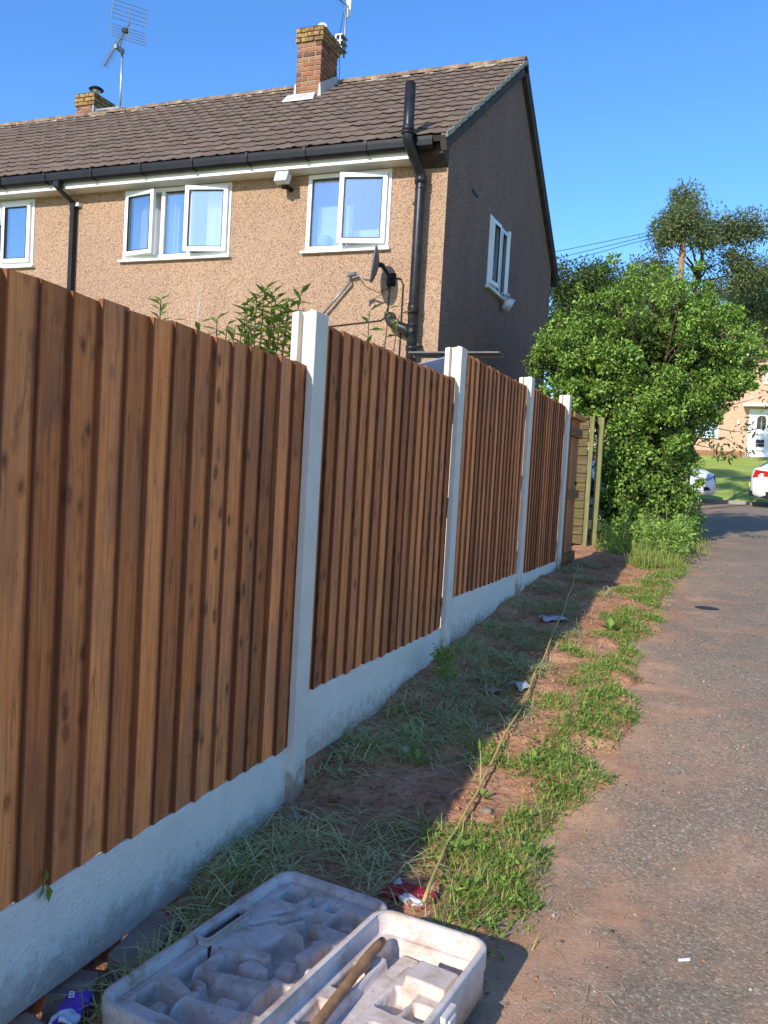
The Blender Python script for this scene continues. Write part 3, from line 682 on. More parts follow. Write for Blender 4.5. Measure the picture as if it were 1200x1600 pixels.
# square downpipe with swan neck
dp = MB(); s = .034
pts = [(-9.10, 9.665, 5.29), (-9.095, 9.665, 5.19), (-9.06, 9.94, 5.07), (-9.06, 9.945, 5.0)]
for a, b in zip(pts, pts[1:]):
    dp.hexa([(a[0]-s, a[1]-s, a[2]), (a[0]+s, a[1]-s, a[2]), (a[0]+s, a[1]+s, a[2]), (a[0]-s, a[1]+s, a[2])], [(b[0]-s, b[1]-s, b[2]), (b[0]+s, b[1]-s, b[2]), (b[0]+s, b[1]+s, b[2]), (b[0]-s, b[1]+s, b[2])])
dp.box(-9.06-s, -9.06+s, 9.945-s, 9.945+s, .4, 5.0); dp.box(-9.06-s-.006, -9.06+s+.006, 9.945-s-.006, 9.945+s+.006, 4.96, 5.06); dp.box(-9.10-s-.012, -9.10+s+.012, 9.665-s-.012, 9.665+s+.012, 5.20, 5.285)
dpo = wpart('downpipe', dp, M['black'], house)
wpart('clip', MB().box(-9.02, -8.96, 9.93, 9.998, 5.02, 5.07), M['upvc'], dpo)
# soil pipe
PX, PY = -3.685, 9.87
spo = wpart('soil_pipe', MB().tube([(PX, PY, .5), (PX, PY, 4.96), (PX, PY, 5.0), (PX-.012, PY-.05, 5.08), (PX-.05, 9.62, 5.25), (PX-.065, 9.545, 5.33), (PX-.07, 9.53, 5.42), (PX-.07, 9.53, 5.99)], .064, 14), M['iron'], house, True)
col = MB()
for z, r_, h in ((4.93, .076, .10), (4.86, .070, .02), (3.42, .074, .03), (3.36, .072, .14), (3.22, .073, .03), (2.93, .073, .05)):
    col.lathe([(.06, 0), (r_, .004), (r_, h-.004), (.06, h)], 14, (PX, PY, z))
for z, h in ((5.40, .03), (5.43, .07)): col.lathe([(.06, 0), (.08 if h < .05 else .073, .004), (.08 if h < .05 else .073, h-.004), (.06, h)], 14, (PX-.07, 9.53, z))
wpart('collar', col, M['iron'], spo, True)['kind'] = 'stuff'
wpart('branch', MB().tube([(PX, PY, 3.08), (PX-.09, PY-.01, 3.19), (PX-.20, PY-.02, 3.23), (PX-.29, PY-.01, 3.28), (PX-.33, PY+.02, 3.35), (PX-.335, PY+.14, 3.37)], [.06, .062, .066, .062, .06, .056], 12), M['iron'], spo, True)
wpart('boss', MB().tube([(PX+.01, PY, 3.16), (PX+.01, PY-.085, 3.16)], [.028, .026], 10), M['iron'], spo)
wpart('pipe_clip', MB().box(PX-.10, PX-.06, PY, 9.999, 4.70, 4.73), M['iron'], spo); wpart('pipe_clip', MB().box(PX+.06, PX+.10, PY, 9.999, 2.98, 3.01), M['iron'], spo)

# chimneys: bonded bricks, each one a piece
def chimney(label, x0, x1, y0, y1, z0, z1, cap, n_front, lichen):
    ch = MB(); ch.box(x0+.012, x1-.012, y0+.012, y1-.012, z0-.6, z1-.01)
    ro = wpart('chimney', ch, M['mortar'], house); ro['label'] = label
    o_ = ro.location+house.location; cz = .0765; cache = {}
    n = int((cap-z0)/cz)+1
    def brick(xa, xb, ya, yb, za, m='brick'):
        k = (round(xb-xa, 3), round(yb-ya, 3), m)
        if k not in cache: cache[k] = MB().box(0, xb-xa, 0, yb-ya, 0, .0625).mesh('brick', M[m], bevel=.004)
        link('brick', cache[k], ro, Vector((xa+random.uniform(-.003, .003), ya+random.uniform(-.003, .003), za))-o_)
    def course(za, o=0., m='brick', ph=0):
        X0, X1, Y0, Y1 = x0-o, x1+o, y0-o, y1+o; w = .1025; j = .014
        def run(a, b, first):
            xs = [a]; c = a+first
            while c < b-.05: xs.append(c); c += .225
            xs.append(b); return [(p, q-j) for p, q in zip(xs, xs[1:])][:-1]+[(xs[-2], xs[-1])]
        for a, b in run(X0, X1, .215 if ph else .1025): brick(a, b, Y0, Y0+w, za, m); 
        for a, b in run(X0, X1, .1025 if ph else .215): brick(a, b, Y1-w, Y1, za, m)
        for a, b in run(Y0+w+j, Y1-w-j, .215 if not ph else .11): brick(X0, X0+w, a, b, za, m); brick(X1-w, X1, a, b, za, m)
    for i in range(n):
        z = cap-(i+1)*cz
        if z > z0-.55: course(z, 0., 'brick', i % 2)
    k = 0; z = cap
    while z < z1-.03: course(z, .028, lichen, k % 2); z += cz; k += 1
    wpart('capping', MB().hexa([(x0-.02, y0-.02, z), (x1+.02, y0-.02, z), (x1+.02, y1+.02, z), (x0-.02, y1+.02, z)], [(x0+.06, y0+.06, z+.03), (x1-.06, y0+.06, z+.03), (x1-.06, y1-.06, z+.03), (x0+.06, y1-.06, z+.03)]), M['mortar'], ro)
    return ro
c1 = chimney('tall brick chimney with yellow lichen on its cap', -6.925, -6.49, 12.50, 13.10, 7.42, 8.53, 8.28, 2, 'lichen_brick')
wpart('flashing', MB().hexa([rp(-6.99, 3.16, .035), rp(-6.44, 3.16, .035), rp(-6.44, 3.19, .06), rp(-6.99, 3.19, .06)], [rp(-6.96, 3.34, .035), rp(-6.46, 3.34, .035), rp(-6.46, 3.34, .10), rp(-6.96, 3.34, .10)])
      .hexa([(-6.96, 12.485, 7.38), (-6.90, 12.485, 7.38), (-6.90, 12.7, 7.5), (-6.96, 12.7, 7.5)], [(-6.94, 12.485, 7.62), (-6.915, 12.485, 7.62), (-6.915, 12.7, 7.8), (-6.94, 12.7, 7.8)])
      .hexa([(-6.52, 12.485, 7.38), (-6.455, 12.485, 7.38), (-6.455, 13.1, 7.83), (-6.48, 13.1, 7.83)], [(-6.50, 12.485, 7.60), (-6.475, 12.485, 7.60), (-6.475, 13.1, 7.98), (-6.488, 13.1, 7.98)]), M['lead'], c1)
wpart('pot', MB().lathe([(.09, 0), (.085, .05), (.06, .07), (0, .075)], 14, (-6.60, 12.72, 8.575)), M['white_pl'], c1, True)
c2 = chimney('short brick chimney with a metal flue cowl', -12.11, -11.70, 13.27, 13.83, 7.80, 8.36, 8.13, 2, 'lichen_brick')
wpart('flue', MB().lathe([(.05, 0), (.05, .10), (.07, .11), (.07, .125)], 14, (-11.80, 13.44, 8.35)), M['galv'], c2, True)
wpart('cowl', MB().lathe([(0, .19), (.10, .175), (.145, .14), (.14, .13), (.05, .135), (.035, .08)], 18, (-11.80, 13.44, 8.35)), M['black'], c2, True)
# ------------------------------------------------------------------ things fixed to the house
t = thing('tv_aerial', 'long TV aerial with grid reflector on a mast by the short chimney', 'aerial', (-11.1, 13.3, 7.95))
wpart('mast', MB().tube([(-11.1, 13.3, 7.95), (-11.1, 13.3, 9.08)], .021, 8), M['galv'], t, True)
wpart('bracket', MB().box(-11.70, -11.06, 13.30, 13.33, 8.02, 8.05).box(-11.72, -11.69, 13.26, 13.40, 7.95, 8.12), M['grey_metal'], t)
fr_, bk = Vector((-11.86, 13.70, 9.06)), Vector((-10.36, 12.58, 9.12)); bd = (bk-fr_).normalized(); side = bd.cross(Vector((0, 0, 1))).normalized(); upv = Vector((0, 0, 1))
wpart('boom', MB().tube([fr_, bk], .013, 6).tube([(-11.1, 13.3, 9.05), (-11.05, 13.2, 8.95), (-10.9, 13.0, 9.0), (-10.8, 12.91, 9.09)], .009, 6).box(-11.13, -11.07, 13.1, 13.33, 9.03, 9.10), M['grey_metal'], t)
el = MB()
for k in range(16):
    c = fr_+bd*(.03+k*.088)
    for sgn in (-1, 1):
        for ud in (-1, 1): el.tube([c, c+side*.085*sgn+upv*.055*ud], .0035, 4, False)
wpart('director', el, M['galv'], t)
gr = MB()
for ud in (-1, 1):
    base = bk-bd*.10+upv*.03*ud; out = (upv*ud*.9+bd*.35).normalized()
    for k in range(5):
        c = base+out*(.03+k*.068); gr.tube([c-side*.30, c+side*.30], .006, 5)
    for sgn in (-1, 0, 1): gr.tube([base+side*.30*sgn+out*.03, base+side*.30*sgn+out*.302], .007, 5)
wpart('reflector', gr, M['grey_metal'], t)
wpart('dipole', MB().box(-10.66, -10.56, 12.72, 12.80, 9.07, 9.14), M['black'], t)

t = thing('tv_aerial', 'small TV aerial on a mast clamped to the tall chimney', 'aerial', (-6.48, 13.28, 8.0))
wpart('mast', MB().tube([(-6.47, 13.28, 8.36), (-6.47, 13.28, 9.24)], .017, 8), M['grey_metal'], t, True)
br = MB()
for z in (8.45, 8.56, 8.66): br.box(-6.56, -6.43, 13.10, 13.32, z-.012, z+.012)
for x in (-6.55, -6.47): br.box(x-.012, x+.012, 13.101, 13.125, 8.44, 8.67); br.box(x-.012, x+.012, 13.29, 13.318, 8.43, 8.68)
wpart('bracket', br, M['grey_metal'], t)
fr_, bk = Vector((-6.47, 13.40, 9.24)), Vector((-6.74, 12.2, 9.26)); bd = (bk-fr_).normalized(); side = bd.cross(upv)
wpart('boom', MB().tube([fr_, bk], .012, 6), M['grey_metal'], t)
el = MB()
for k in range(13):
    c = fr_+bd*(.18+k*.08); el.tube([c-upv*.10, c+upv*.06], .0035, 4, False)
wpart('director', el, M['grey_metal'], t)
wpart('reflector', MB().hexa([fr_+side*.05+upv*.16, fr_-side*.05+upv*.16, fr_-side*.05+bd*.03+upv*.16, fr_+side*.05+bd*.03+upv*.16], [fr_+side*.04-upv*.16, fr_-side*.04-upv*.16, fr_-side*.04+bd*.02-upv*.16, fr_+side*.04+bd*.02-upv*.16]), M['white_pl'], t)
wpart('cable', MB().tube([(-6.50, 13.25, 9.1), (-6.53, 13.2, 8.7), (-6.47, 13.12, 8.45), (-6.45, 13.12, 7.9)], .005, 5), M['cable'], t)

# satellite dish seen nearly edge on
dn = Vector((-.93, -.36, .10)).normalized(); dc = Vector((-4.105, 9.66, 3.93))
t = thing('satellite_dish', 'grey satellite dish below the bathroom window', 'satellite dish', (-4.05, 9.99, 3.85))
su = Vector((0, 0, 1)); su = (su-dn*su.dot(dn)).normalized(); sv = dn.cross(su)
mb = MB(); rings = [0, .25, .5, .75, .92, 1.0]; n = 28
for back in (0, 1):
    for r_ in rings:
        for k in range(n):
            a = 2*math.pi*k/n; p = dc+su*.225*r_*math.cos(a)+sv*.205*r_*math.sin(a)+dn*(.055*r_*r_-.012*back-(.006 if back else 0)); mb.v.append(tuple(p))
nr = len(rings)
for i in range(nr-1):
    for k in range(n):
        mb.f.append((i*n+k, i*n+(k+1) % n, (i+1)*n+(k+1) % n, (i+1)*n+k)); b = nr*n; mb.f.append((b+i*n+k, b+(i+1)*n+k, b+(i+1)*n+(k+1) % n, b+i*n+(k+1) % n))
for k in range(n): mb.f.append(((nr-1)*n+k, (nr-1)*n+(k+1) % n, (2*nr-1)*n+(k+1) % n, (2*nr-1)*n+k))
wpart('reflector', mb, M['dish'], t, True)
lb = dc-su*.20+dn*.03; ln_ = Vector((-4.335, 9.56, 3.80))
wpart('arm', MB().tube([lb, lb+(ln_-lb)*.5-su*.02, ln_], .012, 8), M['grey_metal'], t, True)
wpart('receiver', MB().tube([ln_+Vector((-.085, -.02, -.012)), ln_+Vector((-.03, 0, 0)), ln_+Vector((.0, 0, .004))], [.026, .027, .02], 10).tube([ln_+Vector((-.07, 0, 0)), ln_+Vector((-.075, 0, -.06))], .016, 8), M['dish'], t, True)
wpart('bracket', MB().tube([dc-dn*.02, dc-dn*.06, (-4.03, 9.86, 3.84), (-4.04, 9.99, 3.82)], [.035, .03, .02, .02], 8).box(-4.10, -3.99, 9.98, 9.998, 3.74, 3.90), M['black'], t, True)
wpart('cable', MB().tube([ln_, (-4.3, 9.8, 3.70), (-4.2, 9.97, 3.66), (-4.08, 9.985, 3.72), (-4.02, 9.985, 3.82)], .005, 5).tube([(-4.02, 9.98, 3.85), (-3.92, 9.985, 3.83), (-3.885, 9.988, 3.76), (-3.885, 9.988, 2.3)], .009, 6)
      .tube([(-4.06, 9.985, 3.80), (-4.07, 9.988, 3.5), (-4.10, 9.988, 3.36), (-4.16, 9.988, 3.32), (-4.9, 9.988, 3.25)], .007, 6), M['cable'], t)
t = tag(link('pole', MB().tube([(-4.99, 9.93, 3.35), (-4.585, 9.94, 3.80)], [.016, .018], 8).tube([(-4.585, 9.94, 3.80), (-4.60, 9.93, 3.86)], .013, 6).tube([(-4.62, 9.93, 3.87), (-4.50, 9.91, 3.90)], [.022, .026], 8).mesh('pole', M['grey_metal'], True)), 'thin dark rod slanting up the wall behind the nearest post', 'rod')
t.location = (0, 0, 0)
t = thing('flood_light', 'small white security light under the eaves', 'light', (-5.54, 9.99, 5.08))
wpart('lamp', MB().hexa([(-5.63, 9.70, 5.06), (-5.45, 9.70, 5.06), (-5.45, 9.80, 5.03), (-5.63, 9.80, 5.03)], [(-5.63, 9.76, 5.195), (-5.45, 9.76, 5.195), (-5.45, 9.86, 5.15), (-5.63, 9.86, 5.15)]), M['white_pl'], t, bevel=.006)
wpart('bracket', MB().tube([(-5.54, 9.84, 5.10), (-5.53, 9.87, 5.03), (-5.53, 9.999, 5.03)], [.025, .03, .035], 8), M['black'], t, True)
wpart('sensor', MB().lathe([(0, -.05), (.03, -.04), (.034, 0), (.02, .02)], 10, (-5.54, 9.82, 5.03)), M['black'], t, True)

# lean-to of corrugated sheet between the fence and the gable
t = thing('lean_to', 'low lean-to with striped corrugated sheet roof behind the fence', 'lean-to', (-2.9, 8.8, .4))
n = 60; xs = np.linspace(-3.36, -2.62, 2); ys = np.linspace(8.35, 9.18, n)
Yg, Xg = np.meshgrid(ys, xs); Zg = 2.47+(Xg+3.36)*.24+.018*np.sin((Yg-8.35)/.105*2*math.pi)
o = link('roof_sheet', grid_mesh('roof_sheet', Xg-t.location.x, Yg-t.location.y, Zg-t.location.z, None), t)
def sheet_mat():
    m, nt, b = _nt('corrugated_sheet'); setb(b, .4, .4); v = coords(nt); sp = N(nt, 'ShaderNodeSeparateXYZ'); L(nt, v, sp.inputs[0])
    c = ramp(nt, noise(nt, v, 4, 4), [(.35, (.36, .44, .55)), (.65, (.52, .58, .66))]); L(nt, c, b.inputs['Base Color'])
    tr = N(nt, 'ShaderNodeBsdfTranslucent'); tr.inputs[0].default_value = (.45, .55, .75, 1); mx = N(nt, 'ShaderNodeMixShader'); mx.inputs[0].default_value = .45
    L(nt, b.outputs[0], mx.inputs[1]); L(nt, tr.outputs[0], mx.inputs[2]); L(nt, mx.outputs[0], nt.nodes['Material Output'].inputs[0]); return m
o.data.materials.append(sheet_mat())
wpart('edge_trim', MB().box(-3.40, -2.36, 9.19, 9.22, 2.74, 2.785).box(-3.40, -2.36, 9.02, 9.19, 2.77, 2.785), M['dish'], t)
pp = MB()
for x, y in ((-3.30, 8.4), (-2.68, 8.4), (-3.30, 9.15), (-2.68, 9.15)): pp.box(x-.025, x+.025, y-.025, y+.025, .3, 2.44+(x+3.36)*.24)
wpart('post', pp, M['rail'], t)

# ------------------------------------------------------------------ timber gate and old lap fence beyond the last post
t = thing('garden_gate', 'narrow brown timber gate after the last concrete post', 'gate', (-1.56, 8.95, .50))
GL = .74
for k in range(6):
    y = 8.955+k*GL/6; wpart('board', MB().box(-1.580, -1.562, y, y+GL/6-.004, .52, 2.10+random.uniform(-.004, .004)), M['board'], t)
for z in (.62, 1.30, 1.96): wpart('rail', MB().box(-1.562, -1.525, 8.955, 8.955+GL, z-.045, z+.045), M['rail'], t, bevel=.004)
wpart('rail', MB().box(-1.57, -1.50, 8.96, 8.96+GL+.03, 2.10, 2.155), M['wood_orange'], t, bevel=.006)
wpart('latch', MB().box(-1.561, -1.545, 9.60, 9.66, 1.40, 1.44), M['black'], t)
t = thing('lap_fence', 'old weathered lap fence panel past the gate, green with age', 'fence panel', (-2.4, 11.0, g1(11)))
for k in range(14):
    z0 = .66+k*.112
    n = 9; lo = []; hi = []
    xs = np.linspace(-3.3, -1.655, n)
    mb = MB(); wav = [random.uniform(-.012, .012) for _ in xs]
    for i, x in enumerate(xs):
        mb.v += [(x, 10.985-.008, z0+wav[i]), (x, 11.0, z0+wav[i]), (x, 11.012, z0+.135), (x, 11.004, z0+.135)]
    for i in range(n-1):
        for q in range(4): mb.f.append((4*i+q, 4*i+(q+1) % 4, 4*i+4+(q+1) % 4, 4*i+4+q))
    mb.f += [(3, 2, 1, 0), (4*n-4, 4*n-3, 4*n-2, 4*n-1)]
    wpart('slat', mb, M['wood_old'], t)
for x in (-2.5, -3.28): wpart('batten', MB().box(x-.02, x+.02, 10.95, 10.975, .62, 2.24), M['wood_pale'], t)
wpart('capping', MB().box(-3.3, -1.66, 10.955, 11.03, 2.245, 2.27), M['wood_old'], t)
def wpost(x, y, w, zt, lab):
    o = link('fence_post', MB().box(-w/2, w/2, -w/2, w/2, 0, zt-g1(y)+.1).mesh('fence_post', M['wood_pale'], bevel=.004), None, (x, y, g1(y)-.1)); tag(o, lab, 'fence post')
wpost(-1.615, 10.99, .055, 2.27, 'pale green timber post at the end of the lap panel')
wpost(-1.535, 11.2, .075, 2.28, 'thicker mossy timber post against the bush')

# ------------------------------------------------------------------ vegetation
def clump_leaves(centres, radii, per, ln, wd, m, name, upb=.55, seed=0, droop=0.):
    r = np.random.default_rng(seed); C = np.asarray(centres, float); n = len(C); idx = np.repeat(np.arange(n), per)
    d = unit(r.normal(size=(len(idx), 3))); rad = np.asarray(radii)[idx]*np.power(r.random(len(idx)), .45)
    P = C[idx]+d*rad[:, None]*np.array([1, 1, .75])
    D = unit(d*.8+r.normal(size=d.shape)*.6+np.array([0, 0, -droop])); Nn = unit(np.array([0, -.15, upb])+r.normal(size=d.shape)*.5+d*.5)
    l = ln*r.uniform(.6, 1.35, len(P)); w = wd*r.uniform(.7, 1.25, len(P))
    V, F = leaves_arrays(P, D, Nn, l, w)
    return np_mesh(name, V, F, m)
def ell_pts(r, c, rad, n, lo=.62):
    d = unit(r.normal(size=(n, 3))); k = r.uniform(lo, 1.0, n)
    return np.array(c)+d*np.array(rad)*k[:, None]
def branch_tubes(mb, root, tips, r0_, r=None, sag=.12):
    root = Vector(root)
    for tp in tips:
        tp = Vector(tp); mid = root.lerp(tp, .5)+Vector((random.uniform(-.15, .15), random.uniform(-.15, .15), random.uniform(0, .25)*(tp-root).length*sag*3))
        q = root.lerp(mid, .5)+Vector((random.uniform(-.05, .05),)*3)
        mb.tube([root, q, mid, mid.lerp(tp, .5)+Vector((random.uniform(-.08, .08),)*3), tp], [r0_, r0_*.8, r0_*.55, r0_*.35, r0_*.12], 6, False)
# the big bush
r = np.random.default_rng(3)
t = thing('bush', 'large bright green bush leaning over the verge at the fence end', 'bush', (-1.1, 12.6, g1(12.6)))
E_ = [((-1.25, 12.6, 3.28), (1.22, 1.25, 1.14), 165), ((-2.12, 12.4, 3.1), (.58, .8, .66), 46), ((-.38, 12.7, 3.25), (.66, .85, .72), 60), ((-.10, 12.8, 2.95), (.38, .6, .38), 16),
      ((-1.62, 12.25, 2.55), (.58, .7, .42), 36), ((-.70, 12.5, 2.55), (.50, .8, .45), 34), ((-1.05, 12.4, 1.55), (.62, .7, .75), 90), ((-.80, 12.5, 1.25), (.42, .6, .5), 34), ((-1.40, 12.0, 1.85), (.20, .35, .5), 20), ((-1.36, 12.1, 1.2), (.2, .35, .4), 12)]
C = np.concatenate([ell_pts(r, c, rd, n, .74) for c, rd, n in E_]); CORE = np.concatenate([ell_pts(r, c, np.array(rd)*.72, n//2, .1) for c, rd, n in E_])
# twigs standing proud of the outline
C2 = np.concatenate([ell_pts(r, c, np.array(rd)*1.22, max(6, n//2), .86) for c, rd, n in E_[:7]])
rad = np.concatenate([r.uniform(.10, .21, len(C)), r.uniform(.035, .09, len(C2))])
me = clump_leaves(np.concatenate([C, C2]), rad, 96, .056, .031, M['bush'], 'crown', seed=5, upb=1.0)
link('crown', me, t).matrix_parent_inverse = Matrix.Translation(-t.location)
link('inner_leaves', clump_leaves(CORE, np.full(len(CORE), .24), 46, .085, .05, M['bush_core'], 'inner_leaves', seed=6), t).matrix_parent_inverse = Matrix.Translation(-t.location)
hang = np.array([(-.42+.55*k/9+random.uniform(-.1, .1), 12.3+random.uniform(-.2, .2), 2.35-.42*math.sin(k/9*2.4)+random.uniform(-.12, .12)) for k in range(16)])
link('hanging_leaves', clump_leaves(hang, np.full(16, .12), 12, .075, .035, M['tree_dark'], 'hanging_leaves', droop=.5, seed=9), t).matrix_parent_inverse = Matrix.Translation(-t.location)
mb = MB()
for q in C2[::2]: branch_tubes(mb, tuple(np.array((-1.15, 12.6, 2.6))+(q-np.array((-1.15, 12.6, 2.6)))*.55), [tuple(q)], .009)
for k in range(7):
    bx, by = -1.1+random.uniform(-.3, .3), 12.6+random.uniform(-.3, .3)
    branch_tubes(mb, (bx, by, g1(by)-.05), [C[random.randrange(len(C))] for _ in range(5)], .035)
branch_tubes(mb, (-.85, 12.5, 2.2), [tuple(h) for h in hang[::3]], .015)
link('stem', mb.mesh('stem', M['bark'], True), t).matrix_parent_inverse = Matrix.Translation(-t.location)

def tree(name, lab, cat, base, trunk, clusters, per, ln, wd, m, seed, r0_=.13, lean=None, group=None):
    rr = np.random.default_rng(seed); random.seed(seed)
    t = thing(name, lab, cat, base, 0, group)
    C = np.concatenate([ell_pts(rr, c, np.array(rd)*1.08, int(n*1.45), .3) for c, rd, n in clusters]); rad = rr.uniform(.16, .44, len(C))
    link('crown', clump_leaves(C, rad, per, ln, wd, m, 'crown', seed=seed, droop=.15), t).matrix_parent_inverse = Matrix.Translation(-t.location)
    mb = MB(); n = len(trunk); mb.tube(trunk, [r0_*(1-.75*i/(n-1)) for i in range(n)], 9)
    for c, rd, k in clusters:
        root = min(trunk[1:], key=lambda q: (Vector(q)-Vector(c)).length-(.6 if q[2] < c[2] else 0))
        branch_tubes(mb, root, [c], r0_*.42)
        pts = ell_pts(rr, c, rd, 7, .5); branch_tubes(mb, c, [tuple(p) for p in pts], r0_*.2)
    link('trunk', mb.mesh('trunk', M['bark'], True), t).matrix_parent_inverse = Matrix.Translation(-t.location)
    return t
# open crowned tree round the telegraph pole
tree('tree', 'airy tree with a dark slanting trunk behind the telegraph pole', 'tree', (-1.15, 20, g1(20)), [(-1.15, 20, .95), (-1.2, 20, 3.2), (-1.13, 20, 5.0), (-.88, 20, 6.0), (-.80, 20, 7.0), (-1.1, 20, 7.7)],
     [((-1.30, 20, 7.75), (.28, .4, .42), 12), ((-1.45, 19.9, 7.20), (.50, .5, .30), 16), ((-.60, 20.1, 7.15), (.60, .6, .35), 18), ((-.02, 20, 7.05), (.42, .5, .34), 17), ((-1.72, 20, 6.85), (.2, .3, .2), 5), ((-.30, 20, 6.45), (.55, .5, .30), 10), ((.08, 20.1, 6.1), (.40, .5, .36), 16), ((-.75, 20, 5.75), (.75, .6, .3), 18), ((-1.75, 20.1, 5.9), (.45, .5, .35), 14), ((-1.32, 17.3, 6.32), (.24, .25, .2), 8), ((-1.0, 17.2, 6.55), (.2, .2, .15), 6), ((-.9, 19.0, 6.75), (.4, .4, .25), 10)],
     95, .080, .032, M['tree'], 21, .075)
tree('tree', 'small leaning tree with an orange lit trunk beside the far house roof', 'tree', (-.9, 22, g1(22)), [(-.95, 22, 1.0), (-.85, 22, 3.2), (-.40, 22, 4.2), (.15, 22, 4.9), (.20, 22, 5.5), (.35, 22, 6.3), (.5, 22, 6.8)],
     [((.35, 22, 6.35), (.50, .5, .45), 18), ((.75, 22, 6.0), (.5, .5, .6), 18), ((.15, 22, 5.55), (.35, .4, .3), 9), ((.75, 22, 5.1), (.5, .5, .4), 12)],
     60, .09, .04, M['tree'], 22, .10)
tree('tree', 'dense dark green tree behind the house corner', 'tree', (-3.3, 19.5, g1(19.5)), [(-3.3, 19.5, .9), (-3.3, 19.5, 3), (-3.25, 19.5, 4.6), (-3.2, 19.5, 5.6)],
     [((-3.5, 19.5, 5.75), (.75, .7, .60), 46), ((-2.95, 19.4, 5.95), (.42, .5, .42), 20), ((-3.3, 19.4, 4.9), (.9, .8, .6), 50), ((-2.5, 19.4, 5.35), (.45, .5, .35), 18), ((-3.9, 19.5, 4.4), (.6, .7, .6), 30), ((-2.9, 19.3, 4.1), (.8, .7, .5), 34)],
     80, .09, .042, M['tree_dark'], 23, .14)
tree('tree', 'pale tree showing over the top of the bush', 'tree', (-2.0, 23, g1(23)), [(-2.0, 23, 1.0), (-2.0, 23, 4), (-2.0, 23, 6.2), (-1.9, 23, 7)],
     [((-2.1, 23, 7.0), (.55, .5, .40), 18), ((-2.55, 23, 6.6), (.55, .5, .35), 16), ((-1.6, 23, 6.4), (.5, .5, .4), 14), ((-2.1, 23, 5.9), (.9, .7, .5), 30)],
     70, .09, .04, M['tree'], 24, .11)
# dark trees further off, right of the pole
tree('tree', 'dark tree behind the far house roof edge', 'tree', (2.6, 33, g1(33)), [(2.6, 33, 2.1), (2.5, 33, 4), (1.9, 32, 6.2), (1.1, 31, 7.6)],
     [((.2, 30, 7.6), (.8, .7, .55), 20), ((.9, 30, 7.0), (.9, .7, .8), 26), ((.3, 30, 6.4), (.6, .6, .45), 14), ((1.2, 30, 8.2), (.7, .7, .6), 18)],
     70, .11, .05, M['tree_dark'], 25, .12)

# laurel shoots rising behind the fence
def laurel(lab, x, y, stems, seed):
    rr = random.Random(seed); t = thing('shrub', lab, 'shrub', (x, y, g1(y))); P, D, Nn, ln, wd = [], [], [], [], []; mb = MB()
    for (dx, dy, zt, n) in stems:
        z0 = g1(y); p0 = Vector((0, 0, 0)); p1 = Vector((dx, dy, zt-z0)); mid = p0.lerp(p1, .6)+Vector((rr.uniform(-.03, .03), 0, 0))
        mb.tube([p0, mid, p1], [.012, .008, .003], 5)
        n = int(n*1.7)
        for k in range(n):
            f = 1-.62*(k/n)**1.15; q = mid.lerp(p1, max(0, (f-.38)/.62)); a = k*2.4+rr.uniform(-.4, .4)
            P.append(q); D.append(Vector((math.cos(a), math.sin(a), rr.uniform(.1, .9))).normalized()); Nn.append(Vector((rr.uniform(-.3, .3), rr.uniform(-.3, .3), 1)).normalized())
            s = rr.uniform(.7, 1.15); ln.append(.098*s); wd.append(.032*s)
    V, F = leaves_arrays(np.array(P), np.array(D), np.array(Nn), np.array(ln), np.array(wd), .12)
    link('leaves', np_mesh('leaves', V, F, M['laurel']), t); link('stem', mb.mesh('stem', M['bark'], True), t); return t
laurel('bushy laurel shoots rising behind the fence left of the nearest post', -2.36, 4.0, [(-.10+.045*i+.02*math.sin(i*3), .03*math.cos(i*2), 2.16+.16*abs(math.sin(i*1.9+.5)), 26) for i in range(9)]+[(-.16, .1, 2.28, 24), (.02, .0, 2.335, 34), (.06, .05, 2.30, 30), (.10, -.04, 2.22, 26), (.16, .02, 2.24, 20)], 3)
laurel('thin laurel shoot rising behind the fence at the triple window', -3.0, 4.0, [(0, 0, 2.30, 26), (.05, .05, 2.2, 14)], 4)
laurel('low straggling shoots showing over the fence between two laurels', -2.68, 4.0, [(-.06, 0, 2.17, 14), (.02, .05, 2.20, 12), (.10, .03, 2.16, 12), (.15, .03, 2.15, 10), (.2, .03, 2.17, 12)], 6)
laurel('thin twig with yellow leaves beside the nearest post', -2.12, 4.9, [(.0, 0, 2.40, 10), (.12, .02, 2.42, 12), (.18, .05, 2.38, 8)], 5)

# ------------------------------------------------------------------ telegraph pole and wires
t = thing('telegraph_pole', 'wooden telegraph pole rising through the tree above the bush', 'telegraph pole', (-1.10, 17.5, g1(17.5)))
wpart('pole', MB().tube([(-1.10, 17.5, .8), (-1.10, 17.5, 3.5), (-1.10, 17.5, 6.62)], [.072, .064, .055], 12), M['pole'], t, True)
wpart('step', MB().tube([(-1.22, 17.47, 6.2), (-1.1, 17.5, 6.2)], .009, 5).tube([(-.98, 17.5, 5.9), (-1.1, 17.5, 5.9)], .009, 5).tube([(-1.22, 17.5, 5.5), (-1.1, 17.5, 5.5)], .009, 5), M['grey_metal'], t)
wpart('junction_box', MB().box(-1.20, -1.15, 17.42, 17.50, 6.22, 6.42), M['black'], t)
mb = MB()
def wire(a, b, sag, rr=.006):
    a, b = Vector(a), Vector(b); mb.tube([a.lerp(b, k/14)-Vector((0, 0, sag*4*(k/14)*(1-k/14))) for k in range(15)], rr, 4, False)
for z, x, y, ez in ((6.50, -12, 19, 5.5), (6.46, -12, 19.6, 5.2), (6.42, -12, 20, 4.95), (6.38, -9, 24, 4.1)): wire((-1.12, 17.5, z), (x, y, ez), .12)
for z, x, y, ez in ((6.52, 14, 16, 6.3), (6.48, 14, 17, 5.8), (6.40, 14, 18, 4.6), (6.44, 12, 22, 6.4)): wire((-1.08, 17.5, z), (x, y, ez), .12)
